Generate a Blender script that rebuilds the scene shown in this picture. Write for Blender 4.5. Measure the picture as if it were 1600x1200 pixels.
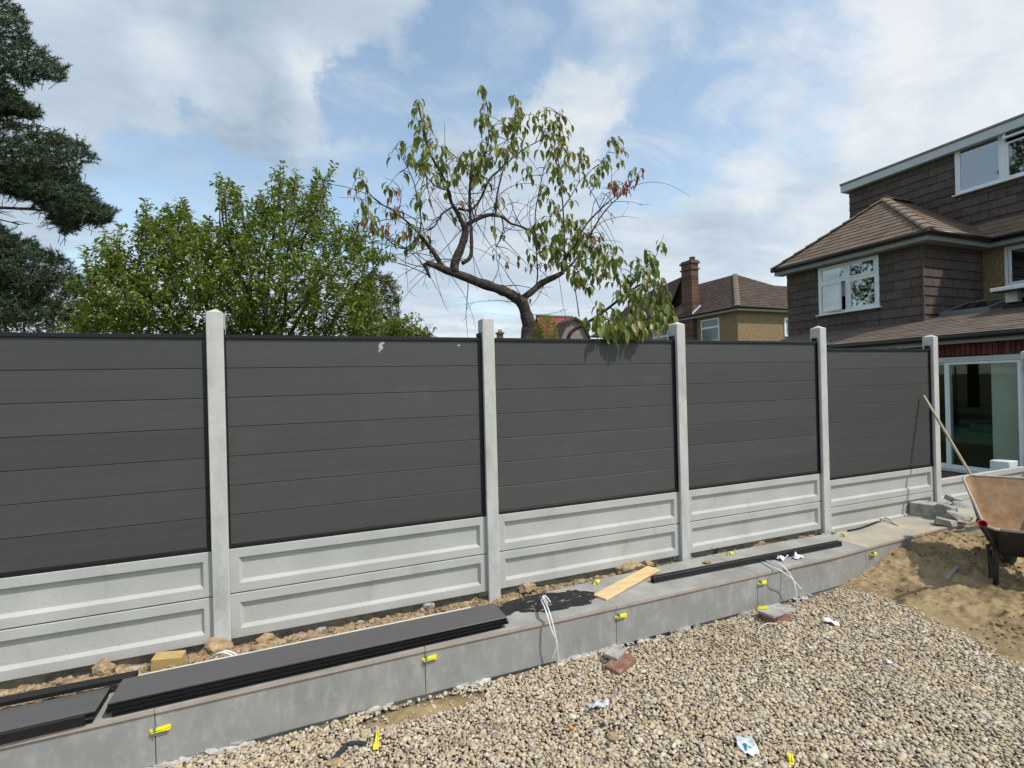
import bpy, bmesh, math, random
import numpy as np
from mathutils import Vector, Matrix, noise as mnoise

for o in list(bpy.data.objects): bpy.data.objects.remove(o)
scene = bpy.context.scene
COL = scene.collection
random.seed(7); RNG = np.random.default_rng(11)
R = math.radians

# ------------------------------------------------------------------ camera
FPX, YAW, PITCH, ROLL = 784.7, R(21.798), R(0.02), R(-1.4485)
CAM = np.array([0.0, -3.890, 1.683])
cy, sy, cp, sp = math.cos(YAW), math.sin(YAW), math.cos(PITCH), math.sin(PITCH)
FW = np.array([sy*cp, cy*cp, sp]); RT = np.array([cy, -sy, 0.0]); UP = np.cross(RT, FW)
RT, UP = RT*math.cos(ROLL)+UP*math.sin(ROLL), -RT*math.sin(ROLL)+UP*math.cos(ROLL)
cam = bpy.data.cameras.new('camera'); cam.sensor_width = 36; cam.lens = FPX/1600*36
cam.clip_start = 0.05; cam.clip_end = 3000
camo = bpy.data.objects.new('camera', cam); COL.objects.link(camo)
camo.matrix_world = Matrix(((RT[0], UP[0], -FW[0], CAM[0]), (RT[1], UP[1], -FW[1], CAM[1]), (RT[2], UP[2], -FW[2], CAM[2]), (0, 0, 0, 1)))
scene.camera = camo

def ray(u, v): return FW+RT*((u-800)/FPX)-UP*((v-600)/FPX)
def on(u, v, ax, val):
    d = ray(u, v); i = 'xyz'.index(ax); return CAM+d*((val-CAM[i])/d[i])
def deep(u, v, t): return CAM+ray(u, v)*t

# ------------------------------------------------------------------ sun, sky, exposure
SUN_AZ, SUN_EL = R(40), R(53)          # measured from -y towards +x
L = Vector((math.sin(SUN_AZ)*math.cos(SUN_EL), -math.cos(SUN_AZ)*math.cos(SUN_EL), math.sin(SUN_EL)))
sun = bpy.data.lights.new('sun', 'SUN'); sun.energy = 3.6; sun.angle = R(1.6); sun.color = (1, .95, .87)
suno = bpy.data.objects.new('sun', sun); COL.objects.link(suno); suno.location = (4, -6, 12)
suno.rotation_euler = L.to_track_quat('Z', 'Y').to_euler()
scene.view_settings.view_transform = 'Standard'; scene.view_settings.look = 'None'
scene.view_settings.exposure = 0.0; scene.view_settings.gamma = 1
scene.render.engine = 'CYCLES'
scene.cycles.max_bounces = 8; scene.cycles.transparent_max_bounces = 12

world = bpy.data.worlds.new('World'); scene.world = world; world.use_nodes = True
def sky_nodes():
    nt = world.node_tree; nt.nodes.clear(); N = nt.nodes.new; K = nt.links.new
    out = N('ShaderNodeOutputWorld'); bg = N('ShaderNodeBackground'); bg.inputs[1].default_value = 0.1
    K(bg.outputs[0], out.inputs[0])
    sk = N('ShaderNodeTexSky'); sk.sky_type = 'NISHITA'; sk.sun_disc = False
    sk.sun_elevation = SUN_EL; sk.sun_rotation = math.pi-SUN_AZ; sk.air_density = 1.0; sk.dust_density = .6; sk.ozone_density = 2
    tc = N('ShaderNodeTexCoord')
    def math_(op, a, b=None, c=None, clamp=False):
        n = N('ShaderNodeMath'); n.operation = op; n.use_clamp = clamp
        for i, q in enumerate((a, b, c)):
            if q is None: continue
            if hasattr(q, 'links'): K(q, n.inputs[i])
            else: n.inputs[i].default_value = q
        return n.outputs[0]
    sep = N('ShaderNodeSeparateXYZ'); K(tc.outputs['Generated'], sep.inputs[0])
    zz = math_('ADD', math_('MAXIMUM', sep.outputs[2], 0.0), 0.16)
    comb = N('ShaderNodeCombineXYZ'); K(math_('DIVIDE', sep.outputs[0], zz), comb.inputs[0]); K(math_('DIVIDE', sep.outputs[1], zz), comb.inputs[1])
    def fbm(scale, detail, rough, dist, off):
        m = N('ShaderNodeMapping'); m.inputs['Location'].default_value = off; m.inputs['Rotation'].default_value = (0, 0, R(35)); m.inputs['Scale'].default_value = (1.0, 1.55, 1)
        K(comb.outputs[0], m.inputs[0])
        n = N('ShaderNodeTexNoise'); n.inputs['Scale'].default_value = scale; n.inputs['Detail'].default_value = detail
        n.inputs['Roughness'].default_value = rough; n.inputs['Distortion'].default_value = dist
        K(m.outputs[0], n.inputs['Vector']); return n.outputs[0]
    wn = N('ShaderNodeTexNoise'); wn.inputs['Scale'].default_value = 2.6; wn.inputs['Detail'].default_value = 7; wn.inputs['Roughness'].default_value = .6; K(tc.outputs['Generated'], wn.inputs['Vector'])
    w0 = N('ShaderNodeVectorMath'); w0.operation = 'SUBTRACT'; K(wn.outputs['Color'], w0.inputs[0]); w0.inputs[1].default_value = (.5, .5, .5)
    w1 = N('ShaderNodeVectorMath'); w1.operation = 'MULTIPLY_ADD'; K(w0.outputs[0], w1.inputs[0]); w1.inputs[1].default_value = (.42, .42, .42); K(tc.outputs['Generated'], w1.inputs[2])
    w2 = N('ShaderNodeVectorMath'); w2.operation = 'NORMALIZE'; K(w1.outputs[0], w2.inputs[0])
    def blob(u, v, ang, amp):
        d = Vector(ray(u, v)).normalized(); n = N('ShaderNodeVectorMath'); n.operation = 'DOT_PRODUCT'
        K(w2.outputs[0], n.inputs[0]); n.inputs[1].default_value = d
        mr = N('ShaderNodeMapRange'); mr.interpolation_type = 'SMOOTHSTEP'
        mr.inputs[1].default_value = math.cos(R(ang)); mr.inputs[2].default_value = 1.0; mr.inputs[3].default_value = 0; mr.inputs[4].default_value = amp
        K(n.outputs['Value'], mr.inputs[0]); return mr.outputs[0]
    cover = math_('ADD', fbm(1.25, 9, .56, .5, (3.1, 1.7, 0)), -.02)
    for b in [(300, 130, 36, .40), (520, 90, 18, .24), (90, 230, 20, .12),                             # grey bank, upper left
              (215, 300, 10, -.30), (300, 312, 10, -.32), (390, 310, 9, -.28), (470, 300, 8, -.18), (600, 250, 9, -.34), (560, 310, 9, -.24),
              (670, 120, 12, -.26), (640, 190, 9, -.20), (750, 130, 8, -.1), (1120, 140, 18, -.28), (1010, 215, 11, -.14), (760, 60, 10, -.08),
              (890, 145, 5, .16), (320, 350, 7, .16), (1080, 350, 9, .10), (1420, 60, 34, .20), (1300, 260, 20, .16), (950, 330, 20, .10), (800, 440, 24, .18), (150, 380, 12, .12)]:
        cover = math_('ADD', cover, blob(*b))
    mr = N('ShaderNodeMapRange'); mr.interpolation_type = 'SMOOTHSTEP'; K(cover, mr.inputs[0])
    mr.inputs[1].default_value = .37; mr.inputs[2].default_value = .68
    hz = N('ShaderNodeMapRange'); hz.interpolation_type = 'SMOOTHSTEP'; K(sep.outputs[2], hz.inputs[0])
    hz.inputs[1].default_value = .26; hz.inputs[2].default_value = -.02; hz.inputs[3].default_value = 0; hz.inputs[4].default_value = .75
    vm = N('ShaderNodeMapRange'); vm.interpolation_type = 'SMOOTHSTEP'; K(fbm(1.9, 10, .62, 1.2, (11.3, 4.4, 0)), vm.inputs[0]); vm.inputs[1].default_value = .40; vm.inputs[2].default_value = .74; vm.inputs[3].default_value = .16; vm.inputs[4].default_value = .66
    mask = math_('MAXIMUM', math_('MAXIMUM', math_('MULTIPLY', mr.outputs[0], .93), vm.outputs[0]), hz.outputs[0])
    shade = math_('MULTIPLY_ADD', fbm(2.3, 10, .60, .3, (7.3, 2.2, 0)), 1.1, -.03)
    for b in [(340, 150, 32, -.20), (440, 225, 13, -.12), (230, 200, 14, -.10), (470, 60, 16, -.12), (315, 112, 6, .34), (110, 40, 12, .24), (520, 225, 6, .22), (560, 200, 6, .16), (430, 175, 5, .10), (620, 60, 14, .14), (510, 210, 8, .12),
              (320, 352, 8, .2), (890, 145, 6, .08), (1090, 350, 7, -.18), (1170, 345, 6, -.12), (1290, 310, 8, -.14), (1250, 240, 5, -.06), (1200, 60, 28, .14), (1250, 280, 20, .10), (1480, 60, 16, .06)]:
        shade = math_('ADD', shade, blob(*b))
    shade = math_('ADD', shade, math_('MULTIPLY', hz.outputs[0], .22))
    cr = N('ShaderNodeValToRGB'); K(shade, cr.inputs[0])
    e = cr.color_ramp.elements; e[0].position = .0; e[0].color = (.38, .48, .59, 1); e[1].position = .84; e[1].color = (.90, .93, .95, 1)
    q = cr.color_ramp.elements.new(.5); q.color = (.62, .72, .82, 1)
    sc = N('ShaderNodeVectorMath'); sc.operation = 'SCALE'; K(cr.outputs[0], sc.inputs[0]); sc.inputs['Scale'].default_value = 9.6
    bl = N('ShaderNodeVectorMath'); bl.operation = 'MULTIPLY'; K(sk.outputs[0], bl.inputs[0]); bl.inputs[1].default_value = SKY_TINT
    mx = N('ShaderNodeMix'); mx.data_type = 'RGBA'; K(mask, mx.inputs[0]); K(bl.outputs[0], mx.inputs[6]); K(sc.outputs[0], mx.inputs[7])
    K(mx.outputs[2], bg.inputs[0])
SKY_TINT = (2.6, 2.5, 2.15)
sky_nodes()

# ------------------------------------------------------------------ materials
MATS = {}
def mat(name, col, rough=.65, var=.18, scale=6, bump=.25, bscale=90, island=0.0, obj_var=0.0, spec=.35, metal=0.0, stretch=(1, 1, 1),
        ramp=None, col2=None, mix=(.45, .62), mscale=3, mdetail=8, mstretch=None, transl=0.0, bdist=.004, coat=0.0, pits=0.0):
    m = bpy.data.materials.new(name); m.use_nodes = True; nt = m.node_tree; nt.nodes.clear(); N = nt.nodes.new; K = nt.links.new
    out = N('ShaderNodeOutputMaterial'); b = N('ShaderNodeBsdfPrincipled')
    geo = N('ShaderNodeNewGeometry'); oi = N('ShaderNodeObjectInfo')
    def noise(sc, det, st, ro=.6):
        mp = N('ShaderNodeMapping'); mp.inputs['Scale'].default_value = st; K(geo.outputs['Position'], mp.inputs[0])
        n = N('ShaderNodeTexNoise'); n.inputs['Scale'].default_value = sc; n.inputs['Detail'].default_value = det; n.inputs['Roughness'].default_value = ro
        K(mp.outputs[0], n.inputs['Vector']); return n
    def mul(c, fac):   # c * fac (socket, float)
        v = N('ShaderNodeVectorMath'); v.operation = 'SCALE'; K(c, v.inputs[0]); K(fac, v.inputs['Scale']); return v.outputs[0]
    def rng(src, a, b_, lo=.3, hi=.7):
        r = N('ShaderNodeMapRange'); K(src, r.inputs[0]); r.inputs[1].default_value = lo; r.inputs[2].default_value = hi; r.inputs[3].default_value = a; r.inputs[4].default_value = b_
        return r.outputs[0]
    if ramp:
        add = N('ShaderNodeMath'); add.operation = 'ADD'; K(geo.outputs['Random Per Island'], add.inputs[0]); K(oi.outputs['Random'], add.inputs[1])
        fr = N('ShaderNodeMath'); fr.operation = 'FRACT'; K(add.outputs[0], fr.inputs[0])
        cr = N('ShaderNodeValToRGB'); cr.color_ramp.interpolation = 'LINEAR'; K(fr.outputs[0], cr.inputs[0])
        els = cr.color_ramp.elements
        while len(els) > 1: els.remove(els[-1])
        els[0].position = ramp[0][0]; els[0].color = (*ramp[0][1], 1)
        for p, c in ramp[1:]: els.new(p).color = (*c, 1)
        c = cr.outputs[0]
    else:
        rgb = N('ShaderNodeRGB'); rgb.outputs[0].default_value = (*col, 1); c = rgb.outputs[0]
    if col2:
        n2 = noise(mscale, mdetail, mstretch or (1, 1, 1), .65); mx = N('ShaderNodeMix'); mx.data_type = 'RGBA'
        K(rng(n2.outputs[0], 0, 1, *mix), mx.inputs[0]); K(c, mx.inputs[6]); mx.inputs[7].default_value = (*col2, 1); c = mx.outputs[2]
    if var:
        c = mul(c, rng(noise(scale, 8, stretch).outputs[0], 1-var, 1+var))
    if pits:
        c = mul(c, rng(noise(95, 3, (1, 1, 1), .5).outputs[0], 1, pits, .63, .70)); c = mul(c, rng(noise(4.5, 12, (1, 1, .5), .7).outputs[0], 1, .78, .58, .72))
    if island: c = mul(c, rng(geo.outputs['Random Per Island'], 1-island, 1+island, 0, 1))
    if obj_var: c = mul(c, rng(oi.outputs['Random'], 1-obj_var, 1+obj_var, 0, 1))
    K(c, b.inputs['Base Color']); b.inputs['Roughness'].default_value = rough; b.inputs['Metallic'].default_value = metal
    b.inputs['Specular IOR Level'].default_value = spec; b.inputs['Coat Weight'].default_value = coat
    if bump:
        bp = N('ShaderNodeBump'); bp.inputs['Strength'].default_value = bump; bp.inputs['Distance'].default_value = bdist
        K(noise(bscale, 6, stretch).outputs[0], bp.inputs['Height']); K(bp.outputs[0], b.inputs['Normal'])
    surf = b.outputs[0]
    if transl:
        t = N('ShaderNodeBsdfTranslucent'); tm = N('ShaderNodeVectorMath'); tm.operation = 'MULTIPLY'; K(c, tm.inputs[0]); tm.inputs[1].default_value = (1.5, 1.5, .7); K(tm.outputs[0], t.inputs[0])
        ms = N('ShaderNodeMixShader'); ms.inputs[0].default_value = transl; K(surf, ms.inputs[1]); K(t.outputs[0], ms.inputs[2]); surf = ms.outputs[0]
    K(surf, out.inputs[0]); MATS[name] = m; return m
def glass_mat(name, tint, refl_rough=.02, ior=1.5, see=.9):
    m = bpy.data.materials.new(name); m.use_nodes = True; nt = m.node_tree; nt.nodes.clear(); N = nt.nodes.new; K = nt.links.new
    out = N('ShaderNodeOutputMaterial'); g = N('ShaderNodeBsdfGlossy'); g.inputs['Roughness'].default_value = refl_rough; g.inputs[0].default_value = (1, 1, 1, 1)
    t = N('ShaderNodeBsdfTransparent'); t.inputs[0].default_value = (*tint, 1)
    f = N('ShaderNodeFresnel'); f.inputs[0].default_value = ior; ms = N('ShaderNodeMixShader'); K(f.outputs[0], ms.inputs[0]); K(t.outputs[0], ms.inputs[1]); K(g.outputs[0], ms.inputs[2]); K(ms.outputs[0], out.inputs[0])
    MATS[name] = m; return m

concrete = mat('precast concrete', (.475, .47, .435), .8, .12, 3.5, .35, 160, col2=(.40, .393, .365), mix=(.40, .72), mscale=7, mdetail=13, pits=.74)
post_con = mat('post concrete', (.53, .52, .485), .8, .10, 5, .4, 140, col2=(.42, .41, .38), mix=(.45, .72), mscale=9, mstretch=(1, 1, .35), pits=.72)
board_m = mat('charcoal composite', (.065, .0638, .0605), .5, .07, 6, .30, 55, stretch=(.25, 8, 8), spec=.42, bdist=.002, obj_var=.10, col2=(.092, .090, .086), mix=(.56, .86), mscale=1.6, mdetail=12)
stack_m = mat('charcoal composite top', (.098, .098, .094), .5, .10, 5, .25, 60, stretch=(.25, 8, 8), spec=.45, bdist=.002)
black_m = mat('black aluminium', (.010, .010, .011), .42, .15, 20, .05, 60, spec=.4)
tile_m = mat('grey porcelain', (.30, .293, .27), .6, .16, 2.2, .15, 120, col2=(.40, .39, .36), mix=(.46, .68), mscale=4, spec=.4)
riser_m = mat('grey porcelain riser', (.285, .28, .262), .55, .14, 3.2, .15, 120, col2=(.39, .378, .345), mix=(.48, .76), mscale=11, mstretch=(1.5, 1, .75), mdetail=12, spec=.4)
dusty_m = mat('dusty porcelain', (.43, .385, .29), .75, .18, 3, .2, 120, col2=(.34, .33, .29), mix=(.45, .65), mscale=4)
edge_m = mat('tan tile edge', (.37, .30, .235), .8, .12, 8, .1, 100)
core_m = mat('mortar', (.36, .345, .32), .9, .2, 12, .8, 60)
stain_m = mat('black paint', (.012, .012, .013), .45, .3, 30, .3, 80)
gravel_base = mat('gravel bed', (.12, .10, .07), .95, .35, 25, .9, 120, col2=(.22, .19, .14), mix=(.45, .6), mscale=40)
PEB = [(0, (.50, .42, .29)), (.16, (.58, .51, .38)), (.30, (.42, .36, .27)), (.42, (.62, .58, .48)), (.54, (.36, .34, .31)), (.66, (.54, .42, .26)), (.76, (.46, .42, .36)), (.85, (.70, .67, .59)), (.92, (.33, .24, .17)), (1, (.24, .235, .23))]
PEB = [(p, (c[0]*.92+.012, c[1]*.86+.010, c[2]*.78+.008)) for p, c in PEB]
pebble_m = mat('pebbles', (.5, .45, .35), .7, .14, 60, .2, 200, ramp=PEB, spec=.3, col2=(.33, .24, .14), mix=(.56, .80), mscale=1.5, mdetail=10)
sand_m = mat('building sand', (.39, .285, .152), .95, .22, 16, .9, 120, col2=(.215, .15, .076), mix=(.42, .64), mscale=2.6, mdetail=12, bdist=.010)
soil_m = mat('clay soil', (.30, .22, .13), .95, .3, 20, .9, 120, col2=(.17, .125, .08), mix=(.45, .6), mscale=6)
clod_m = mat('soil clods', (.36, .26, .15), .95, .25, 30, .8, 140, ramp=[(0, (.33, .235, .13)), (.35, (.38, .28, .165)), (.6, (.23, .16, .095)), (.85, (.42, .33, .22)), (1, (.30, .17, .11))])
stone_m = mat('brown stone', (.40, .28, .15), .9, .3, 14, .8, 70, col2=(.28, .20, .12), mix=(.45, .62), mscale=10)
slab_m = mat('broken slab', (.40, .385, .35), .9, .25, 14, .8, 70, col2=(.26, .25, .235), mix=(.45, .6), mscale=9)
brick_m = mat('red brick', (.235, .115, .08), .9, .3, 18, .6, 90, col2=(.36, .24, .18), mix=(.48, .7), mscale=20)
wood_m = mat('planed pine', (.72, .53, .28), .55, .14, 9, .15, 60, stretch=(1, 6, 6), col2=(.60, .40, .19), mix=(.5, .66), mscale=6, mstretch=(.6, 7, 7))
block_m = mat('timber block', (.47, .33, .13), .75, .2, 14, .3, 60, stretch=(1, 1, 8))
yellow_m = mat('yellow plastic', (.88, .76, .03), .4, .06, 30, 0, spec=.5)
paleyel_m = mat('dusty yellow plastic', (.62, .62, .20), .6, .15, 30, 0)
clip_m = mat('blue clip plastic', (.06, .24, .30), .4, .1, 30, 0)
white_m = mat('white cable sheath', (.78, .78, .76), .45, .05, 20, 0, spec=.5)
paper_m = mat('white paper', (.78, .79, .80), .7, .05, 20, .1)
film_m = mat('grey plastic film', (.50, .52, .54), .25, .2, 30, .5, 60, spec=.6)
blue_m = mat('blue print', (.04, .30, .48), .4, .1, 20, 0)
orange_m = mat('orange scrap', (.72, .27, .04), .6, .1, 20, 0)
rubber_m = mat('dark grey rubber', (.035, .042, .050), .45, .2, 20, .2)
upvc = mat('white window frame', (.74, .76, .76), .4, .03, 4, 0, spec=.5)
grey_frame = mat('pale grey frame', (.50, .53, .52), .5, .05, 4, .05)
fascia_m = mat('grey fascia', (.27, .27, .26), .6, .08, 5, .05)
hang_m = mat('brown hanging tile', (.090, .066, .056), .8, .22, 8, .5, 60, obj_var=.18)
hang_shade = mat('painted tile gap shade', (.012, .010, .010), .9, .1, 8, 0)  # near-black wall colour stands in for shade between the hung tiles
roof_m = mat('brown roof tile', (.185, .128, .086), .85, .2, 5, .5, 70, island=.16)
roof2_m = mat('weathered brown roof tile', (.165, .125, .095), .85, .2, 5, .5, 70, island=.16)
hip_m = mat('hip tile', (.205, .148, .105), .85, .2, 8, .5, 70, obj_var=.12)
dash_m = mat('pebble dash', (.25, .165, .085), .95, .25, 40, 1, 60, col2=(.35, .255, .15), mix=(.48, .6), mscale=18, bdist=.02)
dark_m = mat('dark interior', (.020, .022, .021), .9, .1, 3, 0)
pale_m = mat('pale green plaster', (.60, .66, .56), .8, .06, 2, .05)
soldier_m = mat('dark red brick', (.115, .035, .030), .85, .3, 12, .4, 80, island=.35)
blind_m = mat('pale blind', (.84, .88, .90), .8, .04, 5, .05)
green_m = mat('green cloth', (.03, .13, .09), .8, .1, 5, 0)
gut_m = mat('black gutter', (.012, .012, .012), .4, .1, 9, 0)
glass = glass_mat('window glass', (.90, .94, .93), ior=3.4)
doorglass = glass_mat('door glass', (.93, .96, .95), ior=1.38)
roofglass = glass_mat('roof glass', (.35, .45, .42), ior=1.8)
bark_m = mat('cherry bark', (.055, .041, .033), .85, .4, 26, 1.0, 34, stretch=(1, 1, 1.6), col2=(.17, .14, .11), mix=(.54, .72), mscale=14, bdist=.02)
bark2_m = mat('apple bark', (.07, .055, .04), .9, .3, 14, .6, 60)
GREEN = [(0, (.12, .168, .024)), (.3, (.17, .215, .032)), (.55, (.080, .125, .018)), (.8, (.24, .275, .055)), (1, (.14, .185, .028))]
apple_leaf = mat('apple leaves', (.1, .14, .03), .5, .15, 2.2, 0, ramp=GREEN, transl=.36, spec=.28)
DGREEN = [(0, (.07, .095, .02)), (.5, (.115, .14, .03)), (1, (.05, .072, .016))]
bush_leaf = mat('bush leaves', (.07, .1, .02), .5, .15, 2.2, 0, ramp=DGREEN, transl=.25)
cherry_leaf = mat('cherry leaves', (.1, .15, .04), .42, .12, 6, 0, ramp=[(0, (.15, .19, .045)), (.35, (.21, .24, .06)), (.6, (.115, .155, .040)), (.85, (.28, .29, .075)), (.97, (.26, .21, .07)), (1, (.26, .13, .06))], transl=.30, spec=.4)
dead_leaf = mat('withered leaves', (.2, .07, .04), .7, .2, 6, 0, ramp=[(0, (.27, .10, .06)), (.5, (.19, .11, .07)), (1, (.33, .14, .07))], transl=.2)
red_leaf = mat('red leaves', (.35, .07, .04), .6, .2, 6, 0, ramp=[(0, (.36, .075, .04)), (.5, (.28, .06, .04)), (1, (.40, .12, .06))], transl=.3)
PINE = [(0, (.036, .064, .028)), (.5, (.078, .112, .046)), (.75, (.05, .08, .036)), (1, (.022, .040, .020))]
pine_m = mat('pine needles', (.02, .04, .02), .6, .15, 3, 0, ramp=PINE, transl=.1)
far_leaf = mat('pale far leaves', (.16, .19, .12), .6, .15, 3, 0, ramp=[(0, (.075, .095, .05)), (.5, (.11, .13, .075)), (1, (.055, .07, .038))], transl=.25)
gold_leaf = mat('golden green leaves', (.2, .22, .05), .6, .15, 3, 0, ramp=[(0, (.20, .22, .06)), (.5, (.27, .28, .09)), (1, (.14, .17, .045))], transl=.25)
fruit_m = mat('apple skin', (.36, .38, .07), .4, .15, 20, 0)
rust_m = mat('rusty steel', (.29, .165, .085), .85, .25, 14, .5, 60, col2=(.34, .22, .125), mix=(.45, .62), mscale=5, mdetail=10)
barrow_m = mat('black paint on steel', (.018, .017, .016), .5, .4, 14, .25, 40, col2=(.09, .055, .035), mix=(.62, .72), mscale=12)
rim_m = mat('worn steel rim', (.42, .35, .29), .5, .25, 25, .3, 60)
redplast = mat('red plastic', (.62, .045, .04), .4, .1, 12, 0, spec=.5)
handle_m = mat('ash handle', (.46, .38, .25), .6, .15, 12, .1, 60, stretch=(5, 5, 1))
lawn_m = mat('garden ground', (.07, .09, .03), .95, .3, 3, .6, 40)
redroof_m = mat('red roof tile', (.30, .075, .055), .85, .15, 4, .4, 40, island=.15)
greygable_m = mat('grey brown render', (.24, .20, .18), .9, .15, 4, .3, 40)
chim_m = mat('chimney brick', (.135, .075, .050), .9, .2, 6, .4, 60, island=.35)
lead_m = mat('white flashing', (.66, .68, .68), .6, .1, 9, .1)
weed_m = mat('weed leaves', (.05, .10, .03), .6, .2, 20, 0, transl=.2)
pot_m = mat('terracotta', (.26, .13, .08), .85, .15, 8, .2)

# ------------------------------------------------------------------ mesh helpers
class MB:
    def __init__(s): s.v = []; s.f = []; s.mi = []; s.n = 0; s.sm = []
    def add(s, v, f, mi=0, smooth=False):
        s.v += [tuple(map(float, p)) for p in v]; s.f += [tuple(i+s.n for i in q) for q in f]
        s.mi += [mi]*len(f); s.sm += [smooth]*len(f); s.n += len(v); return s
    def box(s, x0, x1, y0, y1, z0, z1, b=0.0, mi=0, M=None, facemi=None):
        c = np.array([(x0+x1)/2, (y0+y1)/2, (z0+z1)/2]); h = np.array([abs(x1-x0), abs(y1-y0), abs(z1-z0)])/2
        b = min(b, h.min()*.45)
        if b <= 0:
            V = [c+h*np.array((i, j, k)) for i in (-1, 1) for j in (-1, 1) for k in (-1, 1)]
            F = [(0, 1, 3, 2), (4, 6, 7, 5), (0, 4, 5, 1), (2, 3, 7, 6), (0, 2, 6, 4), (1, 5, 7, 3)]
        else:
            V = []; idx = {}
            for i in (-1, 1):
                for j in (-1, 1):
                    for k in (-1, 1):
                        for ax in range(3):
                            g = h-b; g[ax] = h[ax]; idx[(ax, i, j, k)] = len(V); V.append(c+g*np.array((i, j, k)))
            F = []
            cor = [(-1, -1), (1, -1), (1, 1), (-1, 1)]
            for ax in range(3):
                for sgn in (-1, 1):
                    q = []
                    for a, d in cor:
                        t = [a, d]; t.insert(ax, sgn); q.append(idx[(ax, *t)])
                    F.append(q)
            for ax, bx in ((0, 1), (1, 2), (0, 2)):
                o = 3-ax-bx
                for si in (-1, 1):
                    for sj in (-1, 1):
                        def g(which, so):
                            t = [0, 0, 0]; t[ax] = si; t[bx] = sj; t[o] = so; return idx[(which, *t)]
                        F.append([g(ax, -1), g(ax, 1), g(bx, 1), g(bx, -1)])
            for i in (-1, 1):
                for j in (-1, 1):
                    for k in (-1, 1): F.append([idx[(a, i, j, k)] for a in range(3)])
            V2 = np.array(V); F2 = []
            for q in F:
                p = V2[q]; n = np.cross(p[1]-p[0], p[2]-p[0])
                F2.append(tuple(q) if n@(p.mean(0)-c) > 0 else tuple(q[::-1]))
            F = F2
        if M is not None: V = [M @ Vector(p) for p in V]
        return s.add(V, F, mi)
    def prism(s, pts, z0, z1, mi=0):      # polygon (x,y) ccw extruded in z
        n = len(pts); V = [(p[0], p[1], z0) for p in pts]+[(p[0], p[1], z1) for p in pts]
        F = [tuple(range(n-1, -1, -1)), tuple(range(n, 2*n))]+[(i, (i+1) % n, n+(i+1) % n, n+i) for i in range(n)]
        return s.add(V, F, mi)
    def hexa(s, P, mi=0):                 # 8 corners: bottom 4 ccw, top 4 ccw
        return s.add(P, [(3, 2, 1, 0), (4, 5, 6, 7), (0, 1, 5, 4), (1, 2, 6, 5), (2, 3, 7, 6), (3, 0, 4, 7)], mi)
    def quad(s, a, b, c, d, mi=0): return s.add([a, b, c, d], [(0, 1, 2, 3)], mi)
    def tube(s, pts, rad, n=6, mi=0, cap=True, smooth=True):
        P = np.array(pts, float); m = len(P)
        if np.isscalar(rad): rad = [rad]*m
        T = np.gradient(P, axis=0); T /= np.linalg.norm(T, axis=1)[:, None]+1e-9
        ref = np.array([0, 0, 1.0]) if abs(T[0][2]) < .9 else np.array([1.0, 0, 0])
        nn = np.cross(T[0], ref); nn /= np.linalg.norm(nn); V = []
        for i in range(m):
            nn = nn-T[i]*(nn@T[i]); nn /= np.linalg.norm(nn)+1e-9; bb = np.cross(T[i], nn)
            for k in range(n):
                a = 2*math.pi*k/n; V.append(P[i]+(nn*math.cos(a)+bb*math.sin(a))*rad[i])
        F = [(i*n+k, i*n+(k+1) % n, (i+1)*n+(k+1) % n, (i+1)*n+k) for i in range(m-1) for k in range(n)]
        if cap: F += [tuple(range(n-1, -1, -1)), tuple(range((m-1)*n, m*n))]
        return s.add(V, F, mi, smooth)
    def ribbon(s, pts, w, t):             # flat strip along pts, width w in local side direction
        return s
def smooth_pts(pts, k=4):
    P = [np.array(p, float) for p in pts]; out = []
    for i in range(len(P)-1):
        p0 = P[max(i-1, 0)]; p1 = P[i]; p2 = P[i+1]; p3 = P[min(i+2, len(P)-1)]
        for j in range(k):
            t = j/k; out.append(.5*((2*p1)+(-p0+p2)*t+(2*p0-5*p1+4*p2-p3)*t*t+(-p0+3*p1-3*p2+p3)*t**3))
    out.append(P[-1]); return out
def wbase(o):
    b = Vector((0, 0, 0))
    while o is not None: b += o.location; o = o.parent
    return b
def link(name, me, mats, parent):
    for m in (mats if isinstance(mats, (list, tuple)) else [mats]): me.materials.append(m)
    o = bpy.data.objects.new(name, me); COL.objects.link(o)
    if parent is not None: o.parent = parent
    return o
def build(name, mb, mats, parent=None, smooth=False, origin=None, fix=False):
    """One mesh object; mb is in world coordinates. origin: the object's own origin (else the parent's)."""
    base = wbase(parent); org = Vector(origin) if origin is not None else base
    me = bpy.data.meshes.new(name)
    me.from_pydata([(p[0]-org[0], p[1]-org[1], p[2]-org[2]) for p in mb.v], [], mb.f)
    me.polygons.foreach_set('material_index', mb.mi)
    me.polygons.foreach_set('use_smooth', [smooth or q for q in mb.sm])
    if fix:
        bm = bmesh.new(); bm.from_mesh(me); bmesh.ops.recalc_face_normals(bm, faces=bm.faces); bm.to_mesh(me); bm.free()
    me.update()
    o = link(name, me, mats, parent); o.location = org-base
    return o
def build_np(name, V, F, mats, parent=None, smooth=False):
    base = wbase(parent); V = np.asarray(V, np.float32)-np.array(base, np.float32); F = np.asarray(F, np.int32)
    me = bpy.data.meshes.new(name); me.vertices.add(len(V)); me.vertices.foreach_set('co', V.ravel())
    k = F.shape[1]; me.loops.add(F.size); me.loops.foreach_set('vertex_index', F.ravel())
    me.polygons.add(len(F)); me.polygons.foreach_set('loop_start', np.arange(0, F.size, k, dtype=np.int32))
    me.polygons.foreach_set('use_smooth', np.full(len(F), smooth)); me.update(calc_edges=True); me.validate()
    return link(name, me, mats, parent)
def tag(o, label, cat, group=None):
    o['label'] = label; o['category'] = cat
    if group: o['group'] = group
    return o
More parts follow.
